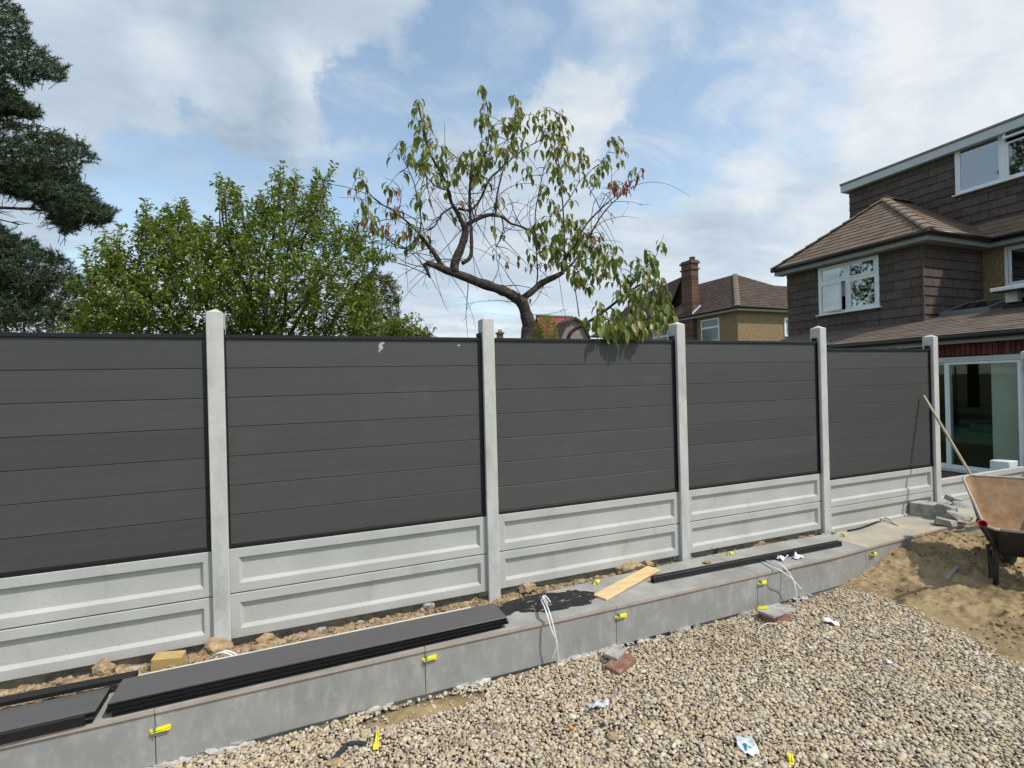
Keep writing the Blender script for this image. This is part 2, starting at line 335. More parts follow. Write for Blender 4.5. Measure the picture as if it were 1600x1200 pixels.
def thing(name, label, cat, loc, group=None):
    o = bpy.data.objects.new(name, None); o.empty_display_size = .1; COL.objects.link(o); o.location = loc
    return tag(o, label, cat, group)
def struct(o): o['kind'] = 'structure'; return o
def stuff(o): o['kind'] = 'stuff'; return o
def piece(name, src, parent, loc, rot=None, scale=None):     # a copy of a piece that shares its mesh
    c = src.copy(); COL.objects.link(c); c.parent = parent; c.name = name
    c.location = Vector(loc)-wbase(parent)
    if rot is not None: c.rotation_euler = rot
    if scale is not None: c.scale = scale
    return c
def rock_mesh(rx, ry, rz, seed, sub=3, rough=.25, boxy=0.0):
    bm = bmesh.new(); bmesh.ops.create_icosphere(bm, subdivisions=sub, radius=1)
    for v in bm.verts:
        p = v.co.copy()
        if boxy: p = Vector([math.copysign(abs(q)**(1-boxy), q) for q in p])
        d = 1+rough*mnoise.noise(p*1.3+Vector((seed*3.7, seed*1.3, 0)))+rough*.5*mnoise.noise(p*3.1+Vector((0, seed*2.1, seed)))+rough*.28*mnoise.noise(p*7.3+Vector((seed, 0, seed*2.3)))
        v.co = Vector((p.x*rx*d, p.y*ry*d, p.z*rz*d))
    V = [tuple(v.co) for v in bm.verts]; bm.verts.index_update(); F = [tuple(v.index for v in f.verts) for f in bm.faces]; bm.free(); return V, F
def shard(name, c, r, seed, m, label, cat, rz, tilt, group=None):
    rs = random.Random(seed*13+1); bm = bmesh.new(); n = rs.randint(6, 8)
    for lv in (-1, 1):
        for k in range(n):
            a = 2*math.pi*(k+rs.uniform(-.25, .25))/n; q = rs.uniform(.72, 1.05)*(1 if lv < 0 else .93)
            bm.verts.new((math.cos(a)*r[0]*q, math.sin(a)*r[1]*q, lv*r[2]*rs.uniform(.75, 1.05)))
    bmesh.ops.convex_hull(bm, input=bm.verts); bmesh.ops.delete(bm, geom=[v for v in bm.verts if not v.link_faces], context='VERTS')
    bmesh.ops.triangulate(bm, faces=bm.faces); bmesh.ops.subdivide_edges(bm, edges=bm.edges[:], cuts=1)
    for v in bm.verts: v.co += Vector(mnoise.noise_vector(v.co*14+Vector((seed, 0, 0))))*.006
    M = Matrix.Translation(Vector(c)) @ Matrix.Rotation(rz, 4, 'Z') @ Matrix.Rotation(tilt[0], 4, 'X') @ Matrix.Rotation(tilt[1], 4, 'Y')
    bm.verts.index_update(); mb = MB().add([M @ v.co for v in bm.verts], [tuple(v.index for v in f.verts) for f in bm.faces]); bm.free()
    return tag(build(name, mb, m, None, origin=c, fix=True), label, cat, group)
def rock(name, c, r, seed, m, label=None, cat=None, rz=0.0, rough=.3, boxy=0.0, sub=3, smooth=False, parent=None, tilt=(0, 0), group=None):
    V, F = rock_mesh(*r, seed, sub, rough, boxy)
    M = Matrix.Translation(Vector(c)) @ Matrix.Rotation(rz, 4, 'Z') @ Matrix.Rotation(tilt[0], 4, 'X') @ Matrix.Rotation(tilt[1], 4, 'Y')
    mb = MB().add([M @ Vector(p) for p in V], F, 0, smooth)
    o = build(name, mb, m, parent, origin=c if parent is None else None)
    if label: tag(o, label, cat, group)
    return o

# ------------------------------------------------------------------ ground
ZG, ZL = -.36, -.03
mb = MB().quad((-900, -900, ZG-.012), (900, -900, ZG-.012), (900, 900, ZG-.012), (-900, 900, ZG-.012))
struct(build('ground', mb, lawn_m))
mb = MB().quad((-6, -8, ZG-.006), (10.5, -8, ZG-.006), (10.5, -.55, ZG-.006), (-6, -.55, ZG-.006))
struct(build('gravel_bed', mb, gravel_base))

def edge_y(x):    # front edge of the raised ledge
    return float(np.interp(x, [-4, -1.46, .47, 2.1, 3.62, 4.55, 6.55, 7.1, 10], [-.66, -.640, -.613, -.612, -.597, -.578, -.478, -.470, -.46]))
def back_y(x):
    return float(np.interp(x, [-4, .9, 1.44, 2.38, 3.45, 4.6, 5.53, 6.82, 10], [-.36, -.33, -.175, -.10, -.047, -.055, -.09, .0, .0]))

# soil strip between the ledge and the fence
def hf(xs, ys, fn, name, m, smooth=True):
    X, Y = np.meshgrid(xs, ys, indexing='ij'); Z = np.array([[fn(a, b) for b in ys] for a in xs])
    V = np.stack([X, Y, Z], -1).reshape(-1, 3); nx, ny = len(xs), len(ys)
    i, j = np.meshgrid(np.arange(nx-1), np.arange(ny-1), indexing='ij'); a = (i*ny+j).ravel()
    return build_np(name, V, np.stack([a, a+ny, a+ny+1, a+1], 1), m, None, smooth)
def soil_z(x, y):
    n = mnoise.fractal(Vector((x*7, y*9, 3.1)), 1.0, 2.1, 4)
    return -.070+.024*n+.014*mnoise.noise(Vector((x*28, y*28, 0)))+(.05*math.exp(-((y+.19)/.12)**2)*min(1, max(0, 1.3-x)) if x < 1.3 else 0)
struct(hf(np.arange(-3.2, 7.3, .028), np.arange(-.50, .30, .026), soil_z, 'soil_strip', soil_m))

# ------------------------------------------------------------------ raised ledge: porcelain tiles on a mortar core
wall = thing('retaining_wall', 'long low raised ledge clad in grey porcelain tiles in front of the fence', 'ledge', (3, -.4, ZG))
JX = [-2.30, -.83, .652, 2.125, 3.586, 5.087, 6.52, 7.99, 9.4]
mb = MB()
xs = [-2.3, -.8, .9, 1.44, 2.38, 3.45, 4.6, 5.53, 6.5, 7.0, 9.4]
for a, b in zip(xs, xs[1:]):
    mb.hexa([(a, edge_y(a)+.036, ZG-.05), (b, edge_y(b)+.036, ZG-.05), (b, back_y(b)-.01, ZG-.05), (a, back_y(a)-.01, ZG-.05),
             (a, edge_y(a)+.036, ZL-.024), (b, edge_y(b)+.036, ZL-.024), (b, back_y(b)-.01, ZL-.024), (a, back_y(a)-.01, ZL-.024)])
build('core', mb, core_m, wall)
for i, (a, b) in enumerate(zip(JX, JX[1:])):
    if a > 8: continue
    g = .002; dz = random.uniform(-.001, .001); last = a > 6.5
    # capping tile (front edge shows the tan body of the tile)
    if not last or True:
        a2, b2 = a+g, (b-g if not last else 6.93)
        mb = MB(); m = [a2]+[x for x in (.9, 1.44, 2.38, 3.45, 4.6, 5.53) if a2 < x < b2]+[b2]
        for p, q in zip(m, m[1:]):
            bot = [(p, edge_y(p), ZL-.021), (q, edge_y(q), ZL-.021), (q, back_y(q), ZL-.021), (p, back_y(p), ZL-.021)]
            if last and q == b2: bot[1] = (6.97, edge_y(6.97), ZL-.021); bot[2] = (6.70, back_y(6.70), ZL-.021)
            top = [(x, y, ZL+dz) for x, y, z in bot]
            top[0] = (p, edge_y(p)+.0015, ZL+dz); top[1] = (bot[1][0], bot[1][1]+.0015, ZL+dz)
            V = bot+top
            mb.add(V, [(3, 2, 1, 0), (4, 5, 6, 7), (2, 3, 7, 6)]+([(3, 0, 4, 7)] if p == a2 else [])+([(1, 2, 6, 5)] if q == b2 else []), 0)
            mb.add(V, [(0, 1, 5, 4)], 1)
        t = build('capping_tile', mb, [dusty_m if a > 4.9 else tile_m, edge_m], wall)
        if i == 5: t['label'] = 'capping tile dusted with yellow sand'
    # riser tile
    a2, b2 = a+.0025, b-.0025
    mb = MB(); off = .012
    mb.hexa([(a2, edge_y(a2)+off, -.335), (b2, edge_y(b2)+off, -.335), (b2, edge_y(b2)+off+.02, -.335), (a2, edge_y(a2)+off+.02, -.335),
             (a2, edge_y(a2)+off, ZL-.0225), (b2, edge_y(b2)+off, ZL-.0225), (b2, edge_y(b2)+off+.02, ZL-.0225), (a2, edge_y(a2)+off+.02, ZL-.0225)])
    build('riser_tile', mb, riser_m, wall)
# mortar squeezed out under the risers
mb = MB()
for k in range(170):
    x = random.uniform(-1.2, 5.0)
    if mnoise.noise(Vector((x*2.2, 4.4, 0))) < -.12: continue
    q = random.random()**2; V, F = rock_mesh(.010+.06*q, .010+.018*q, .007+.010*q, k, 2, .9)
    mb.add([(p[0]+x, p[1]+edge_y(x)+random.uniform(-.005, .02), p[2]-.35+random.uniform(0, .012)) for p in V], F)
stuff(build('mortar_lumps', mb, mat('pale mortar', (.40, .39, .36), .95, .25, 20, .8, 80, island=.25), wall))
# black paint stain, a thin skin on the tile
def blot(c, rx, ry, rot, seed, n=40, amp=.35, z=ZL+.0025):
    pts = []
    for k in range(n):
        a = 2*math.pi*k/n; r = 1+amp*mnoise.noise(Vector((math.cos(a)*1.7+seed, math.sin(a)*1.7, seed)))+amp*.7*mnoise.noise(Vector((math.cos(a)*5+seed, math.sin(a)*5, seed*2)))
        x, y = rx*r*math.cos(a), ry*r*math.sin(a)
        pts.append((c[0]+x*math.cos(rot)-y*math.sin(rot), c[1]+x*math.sin(rot)+y*math.cos(rot)))
    return pts
def stain_alpha():
    nt = stain_m.node_tree; N = nt.nodes.new; K = nt.links.new; out = [n for n in nt.nodes if n.type == 'OUTPUT_MATERIAL'][0]; src = out.inputs[0].links[0].from_socket
    g = N('ShaderNodeNewGeometry'); mp = N('ShaderNodeMapping'); mp.inputs['Rotation'].default_value = (0, 0, .5); mp.inputs['Scale'].default_value = (1, 2.4, 1); K(g.outputs['Position'], mp.inputs[0])
    n = N('ShaderNodeTexNoise'); n.inputs['Scale'].default_value = 11; n.inputs['Detail'].default_value = 9; n.inputs['Roughness'].default_value = .68; n.inputs['Distortion'].default_value = .9; K(mp.outputs[0], n.inputs['Vector'])
    mr = N('ShaderNodeMapRange'); K(n.outputs[0], mr.inputs[0]); mr.inputs[1].default_value = .385; mr.inputs[2].default_value = .445
    t = N('ShaderNodeBsdfTransparent'); ms = N('ShaderNodeMixShader'); K(mr.outputs[0], ms.inputs[0]); K(t.outputs[0], ms.inputs[1]); K(src, ms.inputs[2]); K(ms.outputs[0], out.inputs[0])
stain_alpha()
mb = MB()
for c, rx, ry, rot, sd in [((1.60, -.30), .40, .155, -.22, 1), ((1.95, -.34), .17, .10, -.5, 5), ((1.33, -.30), .14, .10, .2, 9)]:
    pts = blot(c, rx, ry, rot, sd, 70, .45); n = len(pts); z = ZL+.0022+sd*.0002
    pts = [(p[0], max(min(p[1], back_y(p[0])-.004), edge_y(p[0])+.035)) for p in pts]
    mb.add([(c[0], c[1], z)]+[(p[0], p[1], z) for p in pts], [(0, 1+k, 1+(k+1) % n) for k in range(n)])
build('paint_stain', mb, stain_m, wall)['label'] = 'splashed black paint stain on the capping tile'

# ------------------------------------------------------------------ fence
fence = thing('fence', 'charcoal board fence between pale concrete posts over panelled concrete gravel boards', 'fence', (3, 0, ZL))
PX = [-2.53, -.592, 1.348, 3.297, 5.245, 7.254, 9.50]
def post(x, top=2.216):
    w, yf, yb = .05, -.034, .088; s = .024; y1, y2 = -.006, .062; zb = -.5
    prof = [(-w, yf), (w, yf), (w, y1), (w-s, y1), (w-s, y2), (w, y2), (w, yb), (-w, yb), (-w, y2), (-w+s, y2), (-w+s, y1), (-w, y1)]
    zs = top-.105
    mb = MB(); n = 12; full = (0, 1, 5, 6, 7, 11)
    V = [(x+p[0], p[1], zb) for p in prof]+[(x+p[0], p[1], zs) for p in prof]+[(x+p[0], p[1], top) for p in prof]
    F = [(i, (i+1) % n, (2*n if i in full else n)+(i+1) % n, (2*n if i in full else n)+i) for i in range(n)]
    for k, (a, b) in enumerate(((2, 5), (8, 11))):      # solid head above the slots
        F += [(n+a, n+b, 2*n+b, 2*n+a), (n+a, n+a+1, n+b-1, n+b)]
    mb.add(V, F)
    ring = lambda i, z: [(x-w+i, yf+i, z), (x+w-i, yf+i, z), (x+w-i, yb-i, z), (x-w+i, yb-i, z)]
    mb.add(ring(0, top)+[(x, (yf+yb)/2, top+.032)], [(0, 1, 4), (1, 2, 4), (2, 3, 4), (3, 0, 4)])
    o = build('concrete_post', mb, post_con, fence, origin=(x, 0, 0))
    bv = o.modifiers.new('edge wear', 'BEVEL'); bv.width = .004; bv.segments = 1; bv.limit_method = 'ANGLE'
    return o
for i, x in enumerate(PX):
    if i == 0: continue
    post(x, 2.216 if i < 5 else (2.143 if i == 5 else 1.96))
def gravel_board(x0, x1, z0, z1):
    yF, d, bt, bs, bv = 0.0, .026, .062, .072, .020; yB = .05
    O = [(x0, z0), (x1, z0), (x1, z1), (x0, z1)]
    I1 = [(x0+bs, z0+bt), (x1-bs, z0+bt), (x1-bs, z1-bt), (x0+bs, z1-bt)]
    I2 = [(x0+bs+bv, z0+bt+bv), (x1-bs-bv, z0+bt+bv), (x1-bs-bv, z1-bt-bv*.8), (x0+bs+bv, z1-bt-bv*.8)]
    c = .004; Of = [(x0+c, z0+c), (x1-c, z0+c), (x1-c, z1-c), (x0+c, z1-c)]
    V = [(a, yF, b) for a, b in Of]+[(a, yF, b) for a, b in I1]+[(a, yF+d, b) for a, b in I2]+[(a, yF+c, b) for a, b in O]+[(a, yB, b) for a, b in O]
    F = []
    for k in range(4):
        m = (k+1) % 4
        F += [(k, m, 4+m, 4+k), (4+k, 4+m, 8+m, 8+k), (12+k, 12+m, m, k), (16+k, 16+m, 12+m, 12+k)]
    F += [(8, 9, 10, 11), (19, 18, 17, 16)]
    return build('gravel_board', MB().add(V, F), concrete, fence)
for i in range(6):
    xa, xb = PX[i]+.048, PX[i+1]-.048
    zt = .61 if i < 4 else (.52 if i == 4 else .34)
    gap = .007
    gravel_board(xa-.015, xb+.015, zt-.305+gap/2, zt)
    gravel_board(xa-.015, xb+.015, zt-.61, zt-.305-gap/2)
    if i == 5: continue
    top = 2.069 if i < 4 else 1.992
    yp = .008
    # frame of the panel: bottom rail, top rail, two side channels
    mb = MB().box(xa-.018, xb+.018, yp-.006, yp+.04, zt+.001, zt+.026, .002); build('bottom_rail', mb, black_m, fence)
    mb = MB().box(xa-.018, xb+.018, yp-.008, yp+.042, top-.028, top, .003); build('top_rail', mb, black_m, fence)
    for xc in (xa-.008, xb-.012):
        mb = MB().box(xc-.020, xc+.020, yp-.001, yp+.043, zt+.027, top-.029, .002)
        mb.box(xc-.020, xc+(.008 if xc > xa else .012), yp+.001, yp+.041, top+.0005, top+.036, .002); build('side_channel', mb, black_m, fence)
    n = 7; z0 = zt+.0262; hh = (top-.0279-z0)/n
    for k in range(n):
        a, b = z0+k*hh, z0+(k+1)*hh
        mb = MB().box(xa-.004, xb-.030, yp+.004, yp+.024, a+.0022, b-.0022, .0022)
        if k < n-1: mb.box(xa-.002, xb-.032, yp+.010, yp+.018, b-.0021, b+.0021)      # tongue
        build('composite_board', mb, board_m, fence)
mb = MB()
for c, rx, ry, sd in [(on(595, 541, 'y', .0105), .016, .026, 1), (on(598, 536, 'y', .0105), .012, .010, 2), (on(593, 548, 'y', .0105), .008, .012, 3), (on(717, 540, 'y', .0105), .012, .007, 5)]:
    pts = blot((c[0], c[2]), rx, ry, 0, sd, 18, .5); n = len(pts)
    mb.add([(c[0], .0100, c[2])]+[(p[0], .0114, p[1]) for p in pts], [(0, 1+k, 1+(k+1) % n) for k in range(n)])
build('splash_mark', mb, mat('dried splash', (.42, .42, .40), .8, .15, 40, 0), fence)['label'] = 'white splashes on the second panel from the left'

# ------------------------------------------------------------------ boards and rails lying on the ledge
def slab(name, p0, p1, width, z0, th, m, label, cat, group=None, groove=True, bev=.003):
    """A composite board from p0 to p1 (front bottom edge), width to the back; grooved front edge."""
    a, b = Vector((*p0, z0)), Vector((*p1, z0)); d = (b-a); ln = d.length; ang = math.atan2(d.y, d.x)
    M = Matrix.Translation(a) @ Matrix.Rotation(ang, 4, 'Z')
    g = .007 if groove else 0
    prof = [(0, 0), (width, 0), (width, th), (0, th)]
    if groove:
        prof = [(0, bev), (bev, 0), (width-.012, 0), (width-.012, th*.3), (width, th*.3), (width, th*.7), (width-.012, th*.7), (width-.012, th), (bev, th), (0, th-bev), (0, th*.66), (g*1.4, th*.62), (g*1.4, th*.38), (0, th*.34)]
    n = len(prof); V = [M @ Vector((0, p[0], p[1])) for p in prof]+[M @ Vector((ln, p[0], p[1])) for p in prof]
    F = [(i, n+i, n+(i+1) % n, (i+1) % n) for i in range(n)]+[tuple(range(n)), tuple(range(2*n-1, n-1, -1))]
    mb = MB().add(V, F)
    if groove: mb.mi = [0 if i == 7 else 1 for i in range(len(F))]; m = [m[0], black_m]
    o = build(name, mb, m, None, origin=tuple(a), fix=True); return tag(o, label, cat, group)
G1 = 'stacked spare fence boards'
for k, (x0, x1, dy, lab) in enumerate([(-1.02, 1.205, .0, 'dark grey composite board at the bottom of the long stack on the ledge'),
                                       (-1.045, 1.25, -.012, 'dark grey composite board in the middle of the long stack on the ledge'),
                                       (-1.035, 1.235, -.020, 'dark grey composite board on top of the long stack on the ledge')]):
    slab('fence_board', (x0, -.618+dy+.004*k), (x1, -.575+dy), .262, ZL+.0015+k*.0275, .0268, [stack_m], lab, 'board', G1)
for k, lab in enumerate(['dark board at the bottom of the short left stack on the ledge', 'dark board on top of the short left stack, ending at the long stack']):
    slab('fence_board', (-2.2, -.655+k*.006), (-1.10+k*.012, -.630+k*.004), .245, ZL+.0015+k*.0285, .0278, [stack_m], lab, 'board', G1)
# glossy wrapped edge strip and the hollow rail behind the left boards
o = slab('edge_trim', (-2.2, -.668), (-1.125, -.640), .016, ZL+.004, .050, [mat('glossy black film', (.012, .012, .014), .18, .2, 30, .2, 30, spec=.6)], 'glossy black wrapped strip along the front of the short left stack', 'trim', groove=False)
mb = MB(); z0 = ZL+.062
z0 = ZL+.06
mb.box(-2.2, -.985, -.375, -.305, z0, z0+.004, .001); mb.box(-2.2, -.985, -.375, -.305, z0+.020, z0+.024, .001)
for k in range(7): y = -.375+k*(.066/6); mb.box(-2.2, -.985, y, y+.004, z0+.004, z0+.020)
tag(build('hollow_rail', mb, black_m, None, origin=(-1.6, -.34, z0)), 'black hollow rail with ribbed open end behind the short left stack', 'rail')
mb = MB(); 
M = Matrix.Translation((2.645, -.385, ZL+.001)) @ Matrix.Rotation(math.atan2(-.035, 2.27), 4, 'Z')
for (a, b, c, d) in [(0, .046, 0, .006), (0, .006, .006, .050), (.040, .046, .006, .050), (.006, .040, .022, .028)]:
    mb.box(0, 2.27, a, b, c, d, .0012, M=M)
mb.box(.002, 2.268, .006, .040, .0285, .046, 0, M=M)
tag(build('channel_rail', mb, black_m, None, origin=(2.645, -.385, ZL)), 'long black channel rail lying along the ledge by the right panels', 'rail')
def obox(name, c, size, rz, m, label, cat, tilt=(0, 0), bev=.002, group=None, extra=None):
    M = Matrix.Translation(Vector(c)) @ Matrix.Rotation(rz, 4, 'Z') @ Matrix.Rotation(tilt[0], 4, 'X') @ Matrix.Rotation(tilt[1], 4, 'Y')
    h = [s/2 for s in size]; mb = MB().box(-h[0], h[0], -h[1], h[1], -h[2], h[2], bev, M=M)
    o = build(name, mb, m, None, origin=c)
    if label: tag(o, label, cat, group)
    return o
obox('pine_plank', (2.45, -.300, ZL+.017), (.80, .125, .018), math.atan2(.30, .76), wood_m, 'short pale pine plank lying askew at the end of the black rail', 'plank', tilt=(0, -.02))
obox('timber_block', (-.865, -.175, .005), (.165, .085, .10), -.10, block_m, 'square brown timber block on the soil behind the stacked boards', 'timber block', tilt=(.05, .08), bev=.004)
mb = MB(); a = Vector((-1.02, -.345, ZL+.001)); 
mb.box(-.98, 1.05, -.342, -.322, ZL+.070, ZL+.0725, 0, M=Matrix.Rotation(.018, 4, 'Z'))
tag(build('protective_strip', mb, mat('pale foam', (.60, .58, .50), .9, .1, 20, .1), None, origin=(0, -.33, .045)), 'thin pale strip along the back edge of the long board stack', 'strip')

# ------------------------------------------------------------------ tile levelling wedges
def wedge(c, rz, label, m=yellow_m, ln=.098, clip=True, wall_side=True, pitch=0.0, roll=0.0, grp='yellow tile levelling wedges', h=.024, tip=.75):
    t = thing('tile_wedge', label, 'wedge', c, grp); M = Matrix.Translation(Vector(c)) @ Matrix.Rotation(rz, 4, 'Z') @ Matrix.Rotation(pitch, 4, 'Y') @ Matrix.Rotation(roll, 4, 'X')
    mb = MB(); w = h/2
    for a, b, ya, yb in [(-.03, 0, .006, .010), (0, .034, .010, .014), (.034, ln-.03, .014, .020)]:
        pass
    V = [(-.3*ln, -w*tip, 0), (.7*ln, -w, 0), (.7*ln, w, 0), (-.3*ln, w*tip, 0), (-.3*ln, -w*tip, .004), (.66*ln, -w, .020), (.66*ln, w, .020), (-.3*ln, w*tip, .004)]
    mb.hexa([M @ Vector(p) for p in V])
    for sgn in (-1, 1):
        mb.box(-.2*ln, .64*ln, sgn*w*.45-.0015, sgn*w*.45+.0015, .008, .0205, 0, M=M)
    build('wedge_body', mb, m, t, fix=False)
    if clip:
        mb = MB(); mb.box(-.002, .002, -w-.008, w+.010, -.004, .024, .0008, M=M); mb.box(-.006, .006, w+.005, w+.011, .0, .026, .001, M=M)
        build('clip', mb, clip_m, t)
    return t
def riser_wedge(u, v, label, m=yellow_m, ln=.098):
    p = on(u, v, 'y', -.63); y = edge_y(p[0])+.012; p = on(u, v, 'y', y-.001)
    t = wedge((p[0], p[1], p[2]), 0, label, m, ln, roll=R(90), pitch=-R(3)); return t
riser_wedge(244, 1140, 'yellow wedge on the riser joint nearest the left edge, below the board stack')
riser_wedge(666, 1029, 'yellow wedge on the riser joint under the right end of the long board stack')
riser_wedge(966, 963, 'yellow wedge on the riser joint below the pine plank')
riser_wedge(1187, 911, 'yellow wedge on the riser joint left of the hanging white wire pair')
riser_wedge(1362, 866, 'small yellow wedge on the riser joint at the edge of the sand heap', ln=.085)
riser_wedge(1499, 827, 'dusty pale wedge on the riser joint beside the wheelbarrow', paleyel_m, ln=.085)
wedge((*on(930, 913, 'z', ZL)[:2], ZL+.002), .5, 'yellow wedge lying on the ledge tile left of the pine plank', ln=.09)
wedge((*on(1139, 867, 'z', ZL)[:2], ZL+.002), .1, 'yellow wedge with blue clip on the ledge tile below the weed', ln=.075)
wedge((*on(1303, 835, 'z', ZL)[:2], ZL+.002), .9, 'pale yellow wedge on the ledge at the foot of the fourth post', paleyel_m, ln=.085)
wedge((*on(1317, 838, 'z', ZL)[:2], ZL+.002), -.2, 'pale yellow wedge just off the right end of the black rail', paleyel_m, ln=.085)

# ------------------------------------------------------------------ gravel
def pebble_proto(seed):
    bm = bmesh.new(); bmesh.ops.create_cube(bm, size=2); bmesh.ops.subdivide_edges(bm, edges=bm.edges[:], cuts=1, use_grid_fill=True)
    for v in bm.verts:
        v.co.normalize(); v.co *= 1+.22*mnoise.noise(v.co*1.4+Vector((seed*5.1, seed, 0)))
    bm.verts.index_update(); V = np.array([v.co[:] for v in bm.verts]); F = np.array([[v.index for v in f.verts] for f in bm.faces]); bm.free(); return V, F
PROTO = [pebble_proto(k) for k in range(9)]
def rotm(n):
    q = RNG.normal(size=(n, 4)); q /= np.linalg.norm(q, axis=1)[:, None]; w, x, y, z = q.T
    return np.stack([1-2*(y*y+z*z), 2*(x*y-z*w), 2*(x*z+y*w), 2*(x*y+z*w), 1-2*(x*x+z*z), 2*(y*z-x*w), 2*(x*z-y*w), 2*(y*z+x*w), 1-2*(x*x+y*y)], 1).reshape(-1, 3, 3)
def scatter(P, size, flat=.62):
    Vs, Fs, n0 = [], [], 0; which = RNG.integers(0, len(PROTO), len(P))
    for k, (V, F) in enumerate(PROTO):
        idx = np.where(which == k)[0]
        if not len(idx): continue
        s = size[idx][:, None]*np.stack([RNG.uniform(.85, 1.7, len(idx)), RNG.uniform(.75, 1.1, len(idx)), RNG.uniform(.45, .80, len(idx))], 1)
        a = RNG.uniform(0, 2*math.pi, len(idx)); tilt = RNG.normal(0, .45, (len(idx), 2))
        ca, sa = np.cos(a), np.sin(a); z = np.zeros_like(a); o = np.ones_like(a)
        Rz = np.stack([ca, -sa, z, sa, ca, z, z, z, o], 1).reshape(-1, 3, 3)
        cx_, sx_ = np.cos(tilt[:, 0]), np.sin(tilt[:, 0]); Rx = np.stack([o, z, z, z, cx_, -sx_, z, sx_, cx_], 1).reshape(-1, 3, 3)
        W = np.einsum('nij,njk,nvk->nvi', Rz, Rx, V[None]*s[:, None, :])+P[idx][:, None, :]
        Fk = F[None]+(np.arange(len(idx))*len(V))[:, None, None]+n0
        Vs.append(W.reshape(-1, 3)); Fs.append(Fk.reshape(-1, F.shape[1])); n0 += len(idx)*len(V)
    return np.concatenate(Vs), np.concatenate(Fs)
def low_ok(x, y):        # the stretch of gravel that can be seen, with a margin
    yl = np.interp(x, [-1.2, -.65, .95, 3.36, 4.4, 6], [-.9, -1.15, -1.9, -3.0, -3.2, -3.2]); return y > yl-.15
pts = []
for layer, (sp_, z, keep) in enumerate([(.0172, .0, 1.0), (.022, .008, .66)]):
    gx, gy = np.meshgrid(np.arange(-1.3, 5.4, sp_), np.arange(-3.3, -.60, sp_), indexing='ij')
    gx = (gx+RNG.uniform(-.5, .5, gx.shape)*sp_).ravel(); gy = (gy+RNG.uniform(-.5, .5, gy.shape)*sp_).ravel()
    ok = low_ok(gx, gy) & (RNG.random(len(gx)) < keep) & (gy < np.interp(gx, [-4, .47, 2.1, 4.55, 6.55], [-.652, -.625, -.622, -.59, -.49])) & (gx < 5.15-.0*(gy)) & ~((gx > 4.95) & (gy > -1.7))
    # a bare sandy patch by the riser
    ok &= ~((((gx-.62)/.42)**2+((gy+.72)/.085)**2 < 1) & (RNG.random(len(gx)) < .93))
    und = np.array([.010+.017*mnoise.noise(Vector((a*1.6, b*1.6, 5)))+.006*mnoise.noise(Vector((a*5, b*5, 8))) for a, b in zip(gx, gy)])
    pts.append(np.stack([gx, gy, ZG+z+und+RNG.normal(0, .002, len(gx))], 1)[ok])
P = np.concatenate(pts); size = np.clip(RNG.lognormal(math.log(.0083), .36, len(P)), .004, .022)
V, F = scatter(P, size); print('pebbles', len(P))
g = build_np('gravel', V, F, pebble_m, None, True); stuff(g)

# sandy patch by the riser
def patch_z(x, y):
    r = math.hypot((x-.62)/.46, (y+.72)/.11); return ZG-.02+.034*max(0, 1-r*r)+.006*mnoise.noise(Vector((x*18, y*18, 1)))
stuff(hf(np.arange(.1, 1.16, .018), np.arange(-.86, -.60, .014), patch_z, 'sand_patch', sand_m))
# sand heap
SP = np.array([(4.62, -.62, 0), (4.75, -1.0, .01), (4.60, -1.45, 0), (4.33, -2.03, .0), (3.9, -2.6, .0), (3.5, -3.2, 0), (5.0, -.6, .09), (5.45, -.6, .20), (5.87, -.55, .27), (6.3, -.55, .30), (6.9, -.5, .21),
               (5.3, -1.0, .13), (5.6, -1.0, .17), (6.2, -.95, .21), (5.0, -1.4, .09), (5.45, -1.35, .17), (6.3, -1.2, .17), (7, -1, .17), (7.5, -1.5, .2), (4.9, -1.8, .09), (5.4, -1.9, .16), (6, -2, .2), (4.8, -2.3, .10), (5.2, -2.7, .16), (4.6, -2.8, .10), (7, -2.5, .2), (4.2, -.9, -.10), (4.2, -1.5, -.12), (3.9, -2.0, -.12), (3.5, -2.5, -.12), (3.0, -3.0, -.12), (9, -2, .1), (9, -.6, .1), (8, -.5, .15), (6, -3.3, .15)])
dd = np.linalg.norm(SP[:, None, :2]-SP[None, :, :2], axis=2); ph = lambda d: np.exp(-(d/.75)**2)
WT = np.linalg.solve(ph(dd)+.06*np.eye(len(SP)), SP[:, 2])
def sand_z(x, y):
    h = float(ph(np.hypot(SP[:, 0]-x, SP[:, 1]-y)) @ WT); h = min(h, .32)
    n = mnoise.fractal(Vector((x*2.4, y*2.4, 9)), 1.0, 2.0, 4); m = mnoise.noise(Vector((x*13, y*13, 2))); k = mnoise.fractal(Vector((x*34, y*34, 4)), 1, 2, 3)
    lump = max(0, mnoise.noise(Vector((x*6.5, y*6.5, 7)))-.12)
    f = min(1, max(0, h/.10)); c = abs(mnoise.noise(Vector((x*5.2+3, y*5.2, 11)))); foot = -.05*max(0, mnoise.noise(Vector((x*4.1, y*4.1, 21)))-.15)
    return ZG+h+f*(.034*n+.022*m+.010*k+.085*lump*min(1, h/.15)-.05*max(0, .25-c)*min(1, h/.1)+foot+.022*max(0, .35-abs(mnoise.noise(Vector((x*17, y*17, 31)))))*min(1, h/.06)+.020*max(0, mnoise.noise(Vector((x*22, y*22, 41)))))-.004
stuff(hf(np.arange(3.4, 8.2, .0155), np.arange(-3.1, -.44, .0155), sand_z, 'sand_heap', sand_m))

